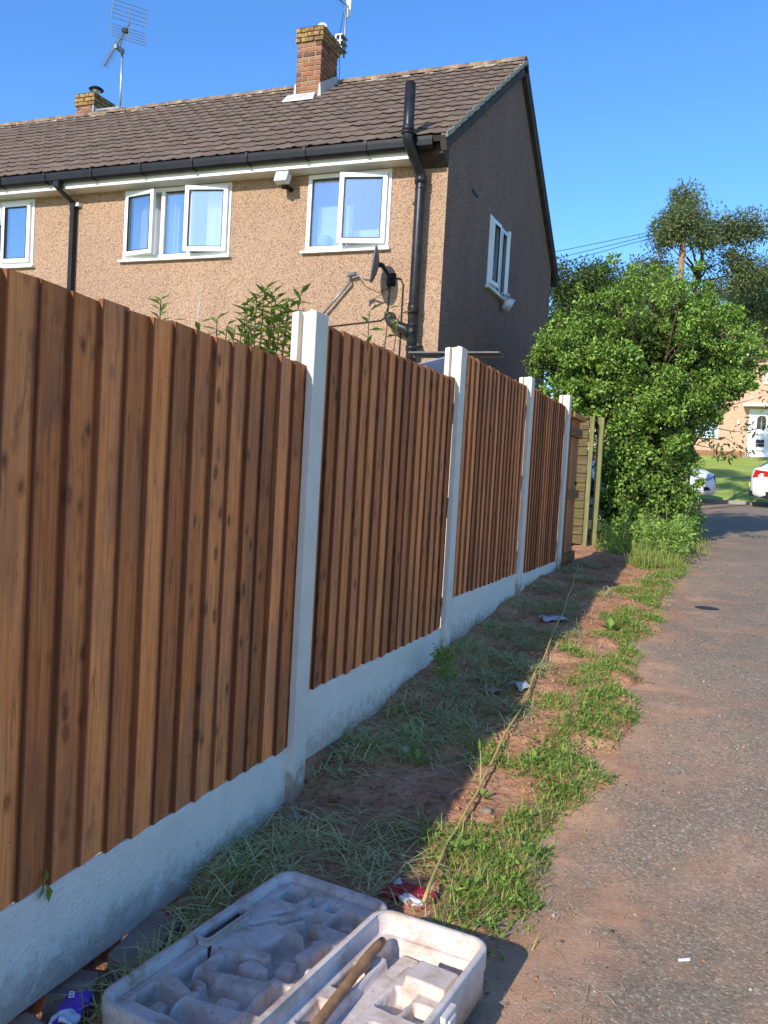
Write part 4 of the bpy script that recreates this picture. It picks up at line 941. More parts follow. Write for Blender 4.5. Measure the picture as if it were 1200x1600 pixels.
o = link('overhead_wires', mb.mesh('overhead_wires', M['cable'])); tag(o, 'thin black overhead wires strung from the telegraph pole', 'wires')
# ------------------------------------------------------------------ far house across the street
FH = 38.0; BZ = 2.90; EZ = 7.02
far = thing('house', 'pinkish far house with white front door and canopy across the street', 'house', (2.0, 42, BZ))
FHO = [(-2.75, -.46, 3.70, 5.72), (1.16, 2.3, 5.95, 6.93), (-2.6, -.9, 5.85, 6.93), (.66, 1.62, 2.95, 4.90), (3.2, 5.4, 3.7, 5.5), (3.4, 5.2, 5.9, 6.9)]
mb = MB(); wall_grid(mb, [-7, 9], [BZ+.25, 7.1], FHO, lambda x, z: (x, FH, z), .15, lambda x, z: (x, FH+.15, z))
mb.quad((-7, FH, BZ), (-7, FH+8, BZ), (-7, FH+8, 7.1), (-7, FH+4, 9.6), (-7, FH, 7.1)); mb.quad((9, FH, BZ), (9, FH+8, BZ), (9, FH+8, 7.1), (9, FH+4, 9.6), (9, FH, 7.1)); mb.quad((-7, FH+8, BZ), (9, FH+8, BZ), (9, FH+8, 7.1), (-7, FH+8, 7.1))
mb.quad((-7, FH+2, BZ), (9, FH+2, BZ), (9, FH+2, 7.1), (-7, FH+2, 7.1))
off = far.location; me = bpy.data.meshes.new('wall'); me.from_pydata([(x-off.x, y-off.y, z-off.z) for x, y, z in mb.v], [], mb.f); me.materials.append(M['far_dash']); link('wall', me, far)
wpart('plinth', MB().box(-7.02, .60, FH-.03, FH+.1, BZ-.4, BZ+.25).box(1.68, 9.02, FH-.03, FH+.1, BZ-.4, BZ+.25), M['brick'], far)
fr2 = wpart('roof', MB().hexa([(-7.2, FH-.35, EZ+.02), (-7.2, FH+4, 9.75), (-7.2, FH+4, 9.87), (-7.2, FH-.35, EZ+.14)], [(9.2, FH-.35, EZ+.02), (9.2, FH+4, 9.75), (9.2, FH+4, 9.87), (9.2, FH-.35, EZ+.14)])
      .hexa([(-7.2, FH+8.35, EZ+.02), (-7.2, FH+4.01, 9.75), (-7.2, FH+4.01, 9.87), (-7.2, FH+8.35, EZ+.14)], [(9.2, FH+8.35, EZ+.02), (9.2, FH+4.01, 9.75), (9.2, FH+4.01, 9.87), (9.2, FH+8.35, EZ+.14)]), M['tile'], far)
def red_tile():
    m, nt, b = _nt('far_roof_tile'); setb(b, .9, .1); v = coords(nt)
    c = ramp(nt, noise(nt, v, 6, 5), [(.35, (.20, .10, .07)), (.65, (.28, .15, .11))]); L(nt, c, b.inputs['Base Color']); return m
fr2.data.materials[0] = red_tile()
co = MB()
for k in range(15):
    f = k/15; y = FH-.35+4.35*f; z = EZ+.14+2.73*f; co.hexa([(-7.2, y, z), (-7.2, y+.30, z+.19), (-7.2, y+.29, z+.205), (-7.2, y-.01, z+.03)], [(9.2, y, z), (9.2, y+.30, z+.19), (9.2, y+.29, z+.205), (9.2, y-.01, z+.03)])
tag(wpart('tile_course', co, fr2.data.materials[0], fr2), kind='stuff')
wpart('gutter', MB().box(-7.2, 9.2, FH-.46, FH-.34, EZ-.02, EZ+.09), M['fascia'], far)
wpart('soffit', MB().box(-7.2, 9.2, FH-.34, FH-.002, EZ-.06, EZ-.03), M['fascia'], far)
for a, b, c, d in (FHO[0], FHO[1], FHO[2], FHO[4], FHO[5]):
    w = MB(); s = .07; y0, y1 = FH-.01, FH+.07
    w.box(a, b, y0, y1, c, c+s).box(a, b, y0, y1, d-s, d).box(a, a+s, y0, y1, c+s, d-s).box(b-s, b, y0, y1, c+s, d-s); mxx = (a+b)/2; w.box(mxx-s/2, mxx+s/2, y0, y1, c+s, d-s)
    wo_ = wpart('window', w, M['upvc'], far); wpart('pane', MB().box(a+s, b-s, FH+.03, FH+.05, c+s, d-s), M['glass'], wo_); wpart('sill', MB().box(a-.05, b+.05, FH-.08, FH-.01, c-.05, c), M['upvc'], wo_)
    wpart('blind', MB().box(a+s, b-s, FH+.10, FH+.12, c+s, d-s), M['curtain'], wo_)
d_ = wpart('door', MB().box(.73, 1.55, FH+.0, FH+.06, 2.97, 4.83), M['upvc'], far)
wpart('frame', MB().box(.66, .73, FH-.02, FH+.08, 2.95, 4.90).box(1.55, 1.62, FH-.02, FH+.08, 2.95, 4.90).box(.73, 1.55, FH-.02, FH+.08, 4.83, 4.90), M['upvc'], d_)
ar = [(-.17, 0), (.17, 0), (.17, .42)]+[(.17*math.cos(a), .42+.14*math.sin(a)) for a in np.linspace(.25, math.pi-.25, 6)]+[(-.17, .42)]
wpart('pane', MB().hexa([(1.14+x, FH-.004, 4.08+z) for x, z in ar], [(1.14+x, FH+.002, 4.08+z) for x, z in ar]), M['gasket'], d_)
wpart('pane', MB().box(.98, 1.30, FH-.004, FH+.002, 3.36, 3.66), M['gasket'], d_)
wpart('lead_strip', MB().box(1.02, 1.26, FH-.008, FH-.005, 4.30, 4.33).box(1.13, 1.15, FH-.008, FH-.005, 4.1, 4.58).box(1.0, 1.28, FH-.008, FH-.005, 3.50, 3.52), M['lead'], d_)
wpart('letterbox', MB().box(1.0, 1.28, FH-.015, FH, 3.18, 3.24), M['grey_metal'], d_); wpart('handle', MB().box(1.47, 1.50, FH-.05, FH, 3.85, 4.02), M['grey_metal'], d_)
wpart('canopy', MB().box(.42, 2.2, FH-.6, FH-.001, 4.97, 5.08), M['fascia'], far)
wpart('doorstep', MB().box(.5, 1.8, FH-.9, FH-.031, 2.6, 2.93), M['path'], far)
wpart('wall_lamp', MB().box(.24, .32, FH-.12, FH-.001, 4.28, 4.42), M['white_pl'], far)
ch = wpart('chimney', MB().box(5.2, 5.9, FH+3.7, FH+4.4, 9.2, 10.9), M['brick'], far); wpart('pot', MB().lathe([(.12, 0), (.10, .35), (.12, .4)], 10, (5.5, FH+4, 10.9)), M['wood_orange'], ch)

# ------------------------------------------------------------------ parked cars
def paint(name, c):
    m, nt, b = _nt(name); setb(b, .22, .5); b.inputs['Base Color'].default_value = c+(1,); b.inputs['Coat Weight'].default_value = .6; b.inputs['Coat Roughness'].default_value = .05
    return m
M['paint'] = paint('white_car_paint', (.74, .76, .80)); M['paint2'] = paint('bright_white_car_paint', (.80, .80, .81))
M['tyre'] = simple('tyre_rubber', (.022, .022, .022), rough=.85); M['rim'] = simple('alloy_rim', (.50, .51, .53), rough=.3, metal=.8)
M['carglass'] = simple('dark_car_glass', (.02, .025, .03), rough=.06, spec=.8); M['lamp'] = simple('headlight', (.45, .50, .56), (.30, .34, .40), 30, .08, .7, .3)
M['red'] = simple('tail_light_red', (.55, .02, .02), (.40, .012, .012), 20, .12, .6); M['plate'] = simple('number_plate', (.75, .62, .10))
def car(label, loc, rz, pm, L_=4.25, W=1.78, Hh=1.47):
    t = thing('parked_car', label, 'car', loc, rz, 'cars parked along the street'); hw = W/2
    # stations rear -> front : x, half width, z bottom, z shoulder, z top of bonnet/boot
    S = [(0, .62, .34, .66, .80), (.06, .76, .27, .80, .98), (.22, .86, .22, .88, 1.02), (.8, .885, .19, .90, .99), (1.6, .89, .18, .89, .97), (2.5, .89, .18, .87, .95), (3.1, .885, .19, .84, .96), (3.6, .87, .20, .84, .96), (3.98, .80, .22, .76, .88), (4.18, .68, .24, .62, .78), (4.25, .52, .30, .50, .66)]
    mb = MB(); n = 12
    for x, w, zb, zs, zt in S:
        ring = [(0, zb), (w*.80, zb), (w*.96, zb+.10), (w, (zb+zs)/2), (w*.985, zs-.03), (w*.90, zs+.05), (w*.62, zt), (0, zt+.015)]
        for y, z in ring: mb.v.append((x, -y, z))
        for y, z in reversed(ring[1:-1]): mb.v.append((x, y, z))
    n = 14
    for i in range(len(S)-1):
        for k in range(n): mb.f.append((i*n+k, i*n+(k+1) % n, (i+1)*n+(k+1) % n, (i+1)*n+k))
    mb.f.append(tuple(reversed(range(n)))); mb.f.append(tuple((len(S)-1)*n+k for k in range(n)))
    lpart('body', mb, pm, t, smooth=True)
    C_ = [(.06, .70, .94, .62, .99), (.74, .78, .96, .63, 1.37), (1.2, .80, .95, .64, 1.44), (1.8, .81, .94, .64, Hh), (2.35, .81, .94, .62, 1.42), (3.05, .76, .94, .60, 1.02)]
    mb = MB(); gl = []
    for x, wb, zb, wt, zt in C_: mb.v += [(x, -wb, zb), (x, -wt, zt-.04), (x, -wt*.8, zt), (x, wt*.8, zt), (x, wt, zt-.04), (x, wb, zb)]
    for i in range(len(C_)-1):
        for k in range(5): mb.f.append((i*6+k, i*6+k+1, (i+1)*6+k+1, (i+1)*6+k))
    mb.f.append((0, 1, 2, 3, 4, 5)); b = 6*(len(C_)-1); mb.f.append((b+5, b+4, b+3, b+2, b+1, b))
    lpart('cabin', mb, pm, t, smooth=False)
    def P(i, f, up_, s):
        a, c = C_[i], C_[i+1]; wb = a[1]+(c[1]-a[1])*f; wt = a[3]+(c[3]-a[3])*f; zb = a[2]+(c[2]-a[2])*f; zt = a[4]+(c[4]-a[4])*f-.04; x = a[0]+(c[0]-a[0])*f
        return (x, s*(wb+(wt-wb)*up_+.006), zb+(zt-zb)*up_)
    for s in (-1, 1):
        for (i0, f0, i1, f1) in ((1, .0, 1, .95), (2, .05, 2, .95), (3, .05, 4, .35)):
            pts = [P(i0, f0, .10, s), P(i1, f1, .10, s), P(i1, f1, .88, s), P(i0, f0, .88, s)]; q = [(x, y-s*.012, z) for x, y, z in pts]; lpart('side_window', MB().hexa(q, pts), M['carglass'], t)
        lpart('mirror', MB().hexa([(2.72, s*.80, .98), (2.86, s*.80, .97), (2.86, s*.80, 1.06), (2.72, s*.80, 1.08)], [(2.70, s*.99, 1.0), (2.82, s*.97, 1.0), (2.82, s*.97, 1.10), (2.70, s*.99, 1.12)]), pm, t, bevel=.012)
        for x in (.78, 3.30):
            lpart('wheel_arch', MB().hexa([(x+.37*math.cos(a), s*(hw-.012), .31+.37*math.sin(a)) for a in np.linspace(-.25, math.pi+.25, 16)], [(x+.37*math.cos(a), s*(hw+.004), .31+.37*math.sin(a)) for a in np.linspace(-.25, math.pi+.25, 16)]), M['tyre'], t)
            wh = MB().lathe([(.20, -.10), (.29, -.10), (.315, -.07), (.315, .07), (.29, .10), (.20, .10)], 24)
            w_ = lpart('wheel', wh, M['tyre'], t, (x, s*(hw-.08), .315), (R(90), 0, 0), True)
            rmm = MB().lathe([(0, -.02), (.05, -.02), (.05, 0), (.20, 0), (.205, .03)], 20)
            for k in range(5):
                a = k*2*math.pi/5; ca, sa = math.cos(a), math.sin(a)
                rmm.hexa([(ca*.04-sa*.03, sa*.04+ca*.03, -.035), (ca*.04+sa*.03, sa*.04-ca*.03, -.035), (ca*.04+sa*.03, sa*.04-ca*.03, .0), (ca*.04-sa*.03, sa*.04+ca*.03, .0)], [(ca*.20-sa*.025, sa*.20+ca*.025, -.015), (ca*.20+sa*.025, sa*.20-ca*.025, -.015), (ca*.20+sa*.025, sa*.20-ca*.025, .0), (ca*.20-sa*.025, sa*.20+ca*.025, .0)])
            for v_i in range(len(rmm.v)): x_, y_, z_ = rmm.v[v_i]; rmm.v[v_i] = (x_, y_, -s*z_ if 0 else (z_-.055 if s > 0 else -z_+.055))
            lpart('rim', rmm, M['rim'], w_)
        lpart('headlight', MB().hexa([(3.60, s*.87, .74), (4.02, s*.79, .60), (4.17, s*.66, .70), (3.66, s*.83, .88)], [(3.61, s*.892, .74), (4.05, s*.82, .60), (4.20, s*.67, .70), (3.67, s*.85, .90)]), M['lamp'], t)
        lpart('tail_light', MB().hexa([(.05, s*.74, .76), (.38, s*.885, .80), (.42, s*.87, .90), (.12, s*.74, .95)], [(.015, s*.76, .76), (.38, s*.90, .80), (.42, s*.89, .915), (.08, s*.78, .96)]), M['red'], t)
        lpart('fog_light', MB().hexa([(3.96, s*.80, .34), (4.12, s*.68, .36), (4.12, s*.68, .44), (3.96, s*.81, .44)], [(3.98, s*.81, .34), (4.14, s*.69, .36), (4.14, s*.69, .44), (3.98, s*.825, .44)]), M['tyre'], t)
        lpart('door_line', MB().box(1.30, 1.308, s*.893-.004, s*.893+.004, .30, .86).box(2.42, 2.428, s*.893-.004, s*.893+.004, .30, .86), M['tyre'], t)
        lpart('handle', MB().box(1.42, 1.60, s*.90-.012, s*.90+.012, .76, .79), pm, t)
    a, c = C_[4], C_[5]
    lpart('windscreen', MB().hexa([(a[0]+.06, -.56, a[4]-.025), (a[0]+.06, .56, a[4]-.025), (c[0]-.06, .66, c[4]+.03), (c[0]-.06, -.66, c[4]+.03)], [(a[0]+.075, -.56, a[4]-.012), (a[0]+.075, .56, a[4]-.012), (c[0]-.045, .66, c[4]+.043), (c[0]-.045, -.66, c[4]+.043)]), M['carglass'], t)
    a, c = C_[0], C_[1]
    lpart('rear_window', MB().hexa([(a[0]+.12, -.58, 1.035), (a[0]+.12, .58, 1.035), (c[0]-.05, .54, 1.32), (c[0]-.05, -.54, 1.32)], [(a[0]+.10, -.58, 1.06), (a[0]+.10, .58, 1.06), (c[0]-.08, .54, 1.36), (c[0]-.08, -.54, 1.36)]), M['carglass'], t)
    lpart('grille', MB().hexa([(4.19, -.50, .46), (4.19, .50, .46), (4.12, .56, .74), (4.12, -.56, .74)], [(4.265, -.48, .46), (4.265, .48, .46), (4.215, .54, .75), (4.215, -.54, .75)]), M['tyre'], t)
    lpart('bumper', MB().hexa([(0.0, -.62, .28), (.5, -.895, .20), (.5, .895, .20), (0, .62, .28)], [(-.03, -.66, .42), (.45, -.90, .40), (.45, .90, .40), (-.03, .66, .42)]), M['tyre'], t)
    lpart('number_plate', MB().box(-.035, -.01, -.26, .26, .52, .63), M['plate'], t); lpart('number_plate', MB().box(4.245, 4.26, -.26, .26, .33, .43), M['white_pl'], t)
    return t
car('silver white car nose on beside the bush, bonnet and headlight showing', (-4.52, 24.95, g1(24.95)+.004), 0, M['paint'])
car('white car tail with red rear light at the picture edge across the street', (.585, 24.75, g1(24.75)+.004), 0, M['paint2'])
# ------------------------------------------------------------------ open tool case on the verge
def plastic():
    m, nt, b = _nt('dirty_case_plastic'); setb(b, .55, .3); v = coords(nt)
    c = ramp(nt, noise(nt, v, 5, 5), [(.35, (.70, .60, .54)), (.65, (.60, .51, .45))])
    c = mixc(nt, ramp(nt, noise(nt, v, 11, 6, .7), [(.46, 0.), (.66, .7)]), c, (.34, .235, .15))
    c = mixc(nt, ramp(nt, noise(nt, coords(nt, (9, 14, 9)), 1.0, 4, .6), [(.64, 0.), (.72, .8)]), c, (.40, .22, .09))
    c = mixc(nt, ramp(nt, noise(nt, v, 90, 2), [(.66, 0.), (.72, .5)]), c, (.2, .14, .1))
    tc = N(nt, 'ShaderNodeTexCoord'); sp = N(nt, 'ShaderNodeSeparateXYZ'); L(nt, tc.outputs['Object'], sp.inputs[0])
    low = math_(nt, 'SUBTRACT', math_(nt, 'MULTIPLY', noise(nt, v, 8, 5, .65), .10), sp.outputs[2])
    c = mixc(nt, ramp(nt, low, [(.0, 0.), (.035, .45)]), c, (.32, .22, .145))
    L(nt, c, b.inputs['Base Color']); bump(nt, b, noise(nt, v, 120, 3), .12, .003); return m
M['case'] = plastic(); M['rust'] = simple('rusty_steel', (.23, .12, .055), (.36, .20, .10), 22, .75, .25, bs=.4, bscale=70)
def rr_outline(w, l, rad, n=8):
    P = []
    for cx, cy_, a0 in ((w-rad, l-rad, 0), (rad, l-rad, 90), (rad, rad, 180), (w-rad, rad, 270)):
        for k in range(n+1): a = R(a0+90*k/n); P.append((cx+rad*math.cos(a), cy_+rad*math.sin(a)))
    return P
def sd_box(U, V, cu, cv, hu, hv, rot=0, rad=.007):
    c, s = math.cos(R(rot)), math.sin(R(rot)); x = (U-cu)*c+(V-cv)*s; y = -(U-cu)*s+(V-cv)*c
    qx, qy = np.abs(x)-hu+rad, np.abs(y)-hv+rad
    return np.hypot(np.maximum(qx, 0), np.maximum(qy, 0))+np.minimum(np.maximum(qx, qy), 0)-rad
def tray(name, w, l, top, floor, feats, hole, m, parent, loc, rot, rad=.05, wall=.009, crisp=.85):
    step = .0036; us = np.arange(0, w+step, step); vs2 = np.arange(0, l+step, step); U, V = np.meshgrid(us, vs2)
    h = np.full(U.shape, floor)
    for (cu, cv, hu, hv, ro, lev, soft) in feats:
        d = sd_box(U, V, cu, cv, hu, hv, ro); k = sstep(soft*.45, -soft*.45, d); h = h*(1-k)+(floor+(lev-floor)*crisp)*k
    dr = sd_box(U, V, w/2, l/2, w/2, l/2, 0, rad); k = sstep(-wall-.012, -wall+.002, dr); h = h*(1-k)+top*k
    h = h+(fbm(U*60, V*60, 5, 3)-.45)*.0015
    inside = dr < -.0015
    if hole is not None:
        for q in (hole,): inside &= sd_box(U, V, *q, 0, .016) > 0
    keep = inside[:-1, :-1] & inside[1:, :-1] & inside[:-1, 1:] & inside[1:, 1:]
    o = link(name, grid_mesh(name, U, V, h, m, True, keep), parent, loc, rot)
    ol = rr_outline(w, l, rad); n = len(ol); mb = MB()
    prof = [(0, .006), (.004, .006), (.004, top*.55), (.008, top*.55+.006), (.008, top-.003), (.006, top+.002), (-.004, top+.003), (-.009, top+.0005)]
    cx, cy_ = w/2, l/2
    for i, (x, y) in enumerate(ol):
        a, b = Vector(ol[i-1]), Vector(ol[(i+1) % n]); tdir = (b-a).normalized(); nx, ny = tdir.y, -tdir.x
        for dd, z in prof: mb.v.append((x+nx*dd, y+ny*dd, z))
    kf = len(prof)
    for i in range(n):
        j = (i+1) % n
        for q in range(kf-1): mb.f.append((i*kf+q, j*kf+q, j*kf+q+1, i*kf+q+1))
    link('rim', mb.mesh('rim', m, True), o)
    if hole is not None:
        hu = rr_outline(2*hole[2], 2*hole[3], .016); mb = MB(); n = len(hu)
        for x, y in hu: mb.v += [(hole[0]-hole[2]+x, hole[1]-hole[3]+y, top-.022), (hole[0]-hole[2]+x, hole[1]-hole[3]+y, top+.005), (hole[0]+(x-hole[2])*1.22, hole[1]+(y-hole[3])*1.08, top+.003)]
        for i in range(n):
            j = (i+1) % n; mb.f += [(3*i, 3*j, 3*j+1, 3*i+1), (3*i+1, 3*j+1, 3*j+2, 3*i+2)]
        link('handle', mb.mesh('handle', m, True), o)
    return o
case = thing('tool_case', 'open dirty white moulded power tool case lying on the verge', 'tool case', (-1.31, 1.60, .02))
lid_f = [(.19, .415, .17, .395, 0, .064, .006), (.085, .745, .034, .048, 0, .020, .006), (.165, .742, .020, .030, 0, .030, .005), (.225, .745, .020, .028, 0, .036, .005), (.305, .70, .050, .055, 0, .022, .009), (.30, .70, .022, .018, 20, .046, .006),
         (.118, .628, .010, .036, -32, .014, .004), (.160, .606, .010, .040, -32, .016, .004), (.105, .555, .009, .046, -32, .012, .004), (.205, .655, .032, .022, -32, .034, .006), (.235, .585, .050, .022, -32, .030, .006),
         (.225, .49, .046, .062, -12, .026, .008), (.275, .405, .055, .060, 0, .026, .008), (.195, .345, .075, .046, 16, .026, .008), (.205, .36, .036, .026, -14, .058, .007), (.27, .42, .022, .03, 12, .05, .006), (.335, .50, .026, .062, 0, .020, .007), (.33, .385, .024, .03, 0, .036, .006),
         (.072, .29, .016, .080, 0, .014, .005), (.125, .225, .042, .036, -22, .030, .006), (.13, .23, .018, .014, -22, .052, .005), (.225, .215, .066, .042, 10, .024, .008), (.235, .21, .03, .018, 10, .048, .006), (.325, .26, .026, .066, 0, .020, .007), (.095, .115, .046, .046, 0, .020, .007), (.10, .11, .018, .02, 0, .044, .006), (.225, .10, .080, .036, -8, .028, .008), (.33, .13, .024, .05, 0, .034, .006)]
lo = tray('lid', .38, .83, .086, .050, lid_f, (.036, .455, .021, .105), M['case'], case, (-.012, .03, 0), (R(-1.0), R(1.5), R(-5)), crisp=1.)
base_f = [(.165, .41, .150, .395, 0, .078, .006), (.185, .735, .125, .050, 0, .028, .008), (.112, .40, .028, .37, -2, .050, .008), (.052, .56, .022, .060, 0, .030, .006), (.195, .535, .030, .050, -6, .034, .007), (.272, .515, .034, .032, 0, .040, .006), (.052, .385, .022, .055, 0, .034, .006), (.235, .375, .050, .055, 8, .034, .008), (.28, .41, .02, .03, 0, .06, .006), (.205, .22, .060, .060, -6, .036, .008), (.052, .22, .02, .05, 0, .034, .006), (.28, .2, .02, .07, 0, .05, .006), (.2, .08, .1, .04, 0, .036, .008),
          (.245, .635, .058, .046, -3, .108, .008)]
bo = tray('base', .33, .82, .132, .030, base_f, None, M['case'], case, (.392, -.150, .0), (0, 0, R(-5.5)), rad=.05, crisp=1.)
hb = MB().tube([(.383, -.12, .088), (.448, .64, .088)], .013, 8)
lpart('hinge', hb, M['black'], case)
for v_ in (.22, .62): lpart('latch', MB().box(-.022, .004, v_-.035, v_+.035, .03, .078).box(-.026, -.020, v_-.02, v_+.02, .05, .075), M['case'], lo, bevel=.003)
for v_ in (.50, .19): lpart('latch', MB().box(.336, .354, v_-.035, v_+.035, .03, .122).box(.350, .360, v_-.02, v_+.02, .05, .11), M['case'], bo, bevel=.003)
ck = MB()
ck.tube([(-.792, 2.165, .118), (-.795, 2.13, .117), (-.800, 2.085, .115), (-.796, 2.055, .114), (-.800, 2.0, .112), (-.802, 1.80, .108), (-.806, 1.50, .10)], [.011, .0145, .0135, .018, .013, .0135, .0125], 12)
tag(link('chisel', ck.mesh('chisel', M['rust'], True)), 'brown rusty chisel bar lying inside the open tool case', 'chisel')

# ------------------------------------------------------------------ loose things on the verge
def vz(x, y): return float(verge_z(x, y))
rp_ = [(-.79, 2.50, .045), (-.85, 2.96, .03), (-.88, 3.53, .03), (-.90, 4.15, .04), (-.94, 4.75, .03), (-.99, 5.39, .04), (-1.06, 6.15, .03), (-1.14, 7.03, .05), (-1.27, 8.18, .04), (-1.50, 10.0, .05)]
pts = []
for (a, b) in zip(rp_, rp_[1:]):
    for k in range(4):
        f = k/4; x, y = a[0]+(b[0]-a[0])*f, a[1]+(b[1]-a[1])*f; pts.append((x+.006*math.sin(y*6), y, vz(x, y)+a[2]+(b[2]-a[2])*f))
M['rope'] = simple('tan_rope', (.56, .42, .16), (.46, .32, .11), 30, .8, .15)
tag(link('rope', MB().tube(pts, [.0062]*4+[.0052]*(len(pts)-4), 8).mesh('rope', M['rope'], True)), 'long thin tan line running along the verge from the tool case', 'rope')
def stone(nm, lab, cat, x, y, s, m, grp=None, sq=(1, .8, .6), sink=.3, rz=0):
    bm = bmesh.new(); bmesh.ops.create_icosphere(bm, subdivisions=2, radius=1)
    sd = random.random()*50
    for v in bm.verts:
        k = .78+.5*float(vnoise(v.co.x*1.5+sd, v.co.y*1.5+v.co.z*1.3+sd, 1)); v.co = Vector((v.co.x*sq[0], v.co.y*sq[1], v.co.z*sq[2]))*k*s
    me = bpy.data.meshes.new(nm); bm.to_mesh(me); bm.free(); me.materials.append(m)
    return tag(link(nm, me, None, (x, y, vz(x, y)+s*sq[2]*(1-sink)*.7), (0, 0, rz)), lab, cat, grp)
stone('stone', 'round brown stone beside the rope on the sunlit soil', 'stone', -.80, 3.29, .026, M['stone'])
stone('stone', 'pale lump of stone on the shaded soil near the second gravel board', 'stone', -1.29, 3.67, .022, simple('pale_stone', (.55, .53, .52)))
stone('stone', 'reddish stone in the cut grass left of the rope', 'stone', -1.10, 4.26, .033, M['brick'])
stone('stone', 'dark earthy stone at the foot of the nearest post', 'stone', -1.47, 2.92, .035, M['brick_dirty'])
stone('stone', 'brown clod beside the gravel board left of the nearest post', 'stone', -1.52, 2.74, .03, M['soil'])
stone('stone', 'small white stone lying on the tarmac at the verge edge', 'stone', -.23, 3.82, .018, simple('chalk', (.66, .60, .52)))
stone('stone', 'flat pale stone on the verge by the shadow edge', 'stone', -.88, 4.35, .022, M['stone'], sq=(1, .8, .35))
def brickbat(lab, x, y, z, size, rot, m='brick_dirty'):
    bm = bmesh.new(); bmesh.ops.create_cube(bm, size=1)
    bmesh.ops.subdivide_edges(bm, edges=bm.edges[:], cuts=3, use_grid_fill=True)
    for v in bm.verts:
        j = (vnoise(v.co.x*4+x*9, v.co.y*4+v.co.z*3+y*7, 2)-.5)*.12
        v.co = Vector((v.co.x*size[0]*(1+j), v.co.y*size[1]*(1+j), v.co.z*size[2]*(1-j)))
    bmesh.ops.bevel(bm, geom=[e for e in bm.edges if e.calc_face_angle(0) > .8], offset=.004, segments=1, affect='EDGES')
    me = bpy.data.meshes.new('brick'); bm.to_mesh(me); bm.free(); me.materials.append(M[m])
    return tag(link('brick', me, None, (x, y, z), tuple(R(a) for a in rot)), lab, 'brick', 'loose bricks under the nearest gravel board')
brickbat('long dirty brick wedged under the gravel board beside the case lid', -1.52, 2.09, -.062, (.11, .24, .085), (4, 8, 5))
brickbat('brown broken brick under the gravel board above the purple wrapper', -1.565, 1.83, -.075, (.11, .16, .075), (-5, 8, 25))
brickbat('dark lump of brick at the bottom corner under the gravel board', -1.545, 1.60, -.085, (.12, .15, .09), (10, -5, -20))
# wilted leaves caught under the boards of the nearest panel
V, F = leaves_arrays(np.array([(-1.566, 1.715, .335), (-1.564, 1.72, .29), (-1.564, 1.705, .30)]), unit(np.array([(.15, -.2, -1.), (.1, .12, -1), (.12, -.35, -1)])), unit(np.array([(1., .3, .1), (1, -.2, .1), (1, .4, .2)])), np.array([.05, .055, .045]), np.array([.022, .02, .02]), .2)
tag(link('leaf', np_mesh('leaf', V, F, M['laurel'])), 'wilted dark green leaf stuck on the nearest gravel board', 'leaf')
def packet(nm, lab, x, y, z, w, l, m, seed, rz, amp=.02, ends=True):
    n = 22; U, Vv = np.meshgrid(np.linspace(-w/2, w/2, n), np.linspace(-l/2, l/2, n)); Z = (fbm(U*28+seed, Vv*28, seed, 3)-.45)*amp*3+.012*np.cos(U/w*3)
    Uj = U*(1-.12*np.abs(np.sin(Vv*60+seed)))
    V1 = np.stack([Uj, Vv, Z], -1).reshape(-1, 3); i = np.arange(n*n).reshape(n, n); F = np.stack([i[:-1, :-1], i[:-1, 1:], i[1:, 1:], i[1:, :-1]], -1).reshape(-1, 4)
    V2 = V1.copy(); V2[:, 2] -= .004+.006*np.cos(U/w*3).ravel(); per = np.concatenate([i[0, :], i[1:, -1], i[-1, -2::-1], i[-2:0:-1, 0]]); k = len(per); nx = np.roll(per, -1)
    Fs = np.concatenate([F, F[:, ::-1]+n*n, np.stack([nx, per, per+n*n, nx+n*n], 1)])
    return tag(link(nm, np_mesh(nm, np.concatenate([V1, V2]), Fs, m), None, (x, y, z), (0, 0, R(rz))), lab, 'wrapper')
def print_mat(name, base, stripe, scale, lo, foil=.25):
    m, nt, b = _nt(name); setb(b, .28, .6); v = coords(nt)
    c = mixc(nt, ramp(nt, noise(nt, v, scale, 2), [(lo, 0.), (lo+.02, 1.)]), base, stripe); L(nt, c, b.inputs['Base Color']); return m
packet('wrapper', 'crumpled red and white crisp packet beside the tool case', -.87, 2.60, .035, .18, .12, print_mat('red_packet', (.36, .012, .02), (.70, .70, .74), 11, .58), 3, -12, .015)
packet('wrapper', 'purple and white wrapper among the grass by the loose bricks', -1.455, 1.70, -.0, .075, .12, print_mat('purple_wrapper', (.10, .02, .42), (.60, .66, .78), 9, .56), 8, 20, .016)
fc = bpy.data.curves.new('letter', 'FONT'); fc.body = 'B'; fc.size = .032; fc.extrude = .0006
fo = bpy.data.objects.new('letter', fc); COL.objects.link(fo); dg = bpy.context.evaluated_depsgraph_get(); me = bpy.data.meshes.new_from_object(fo.evaluated_get(dg)); bpy.data.objects.remove(fo)
me.materials.clear(); me.materials.append(M['white_pl'])
wr = bpy.data.objects['wrapper.001']; link('letter', me, wr, (-.014, .012, .020), (R(8), R(6), R(15)))
M['scrap'] = simple('grey_plastic_film', (.46, .48, .53), (.36, .38, .43), 20, .35, .4)
packet('plastic_scrap', 'torn clear plastic scrap on the cut grass far along the shade', -1.13, 6.40, vz(-1.13, 6.4)+.03, .20, .13, M['scrap'], 5, 30, .02)
packet('plastic_scrap', 'grey plastic scrap beside the rope at the shadow edge', -1.0, 4.74, vz(-1.0, 4.74)+.025, .13, .08, M['scrap'], 6, -40, .018)
packet('plastic_scrap', 'dull card scrap left of the grey plastic by the rope', -1.13, 4.62, vz(-1.13, 4.62)+.022, .12, .05, M['path'], 7, 15, .012)
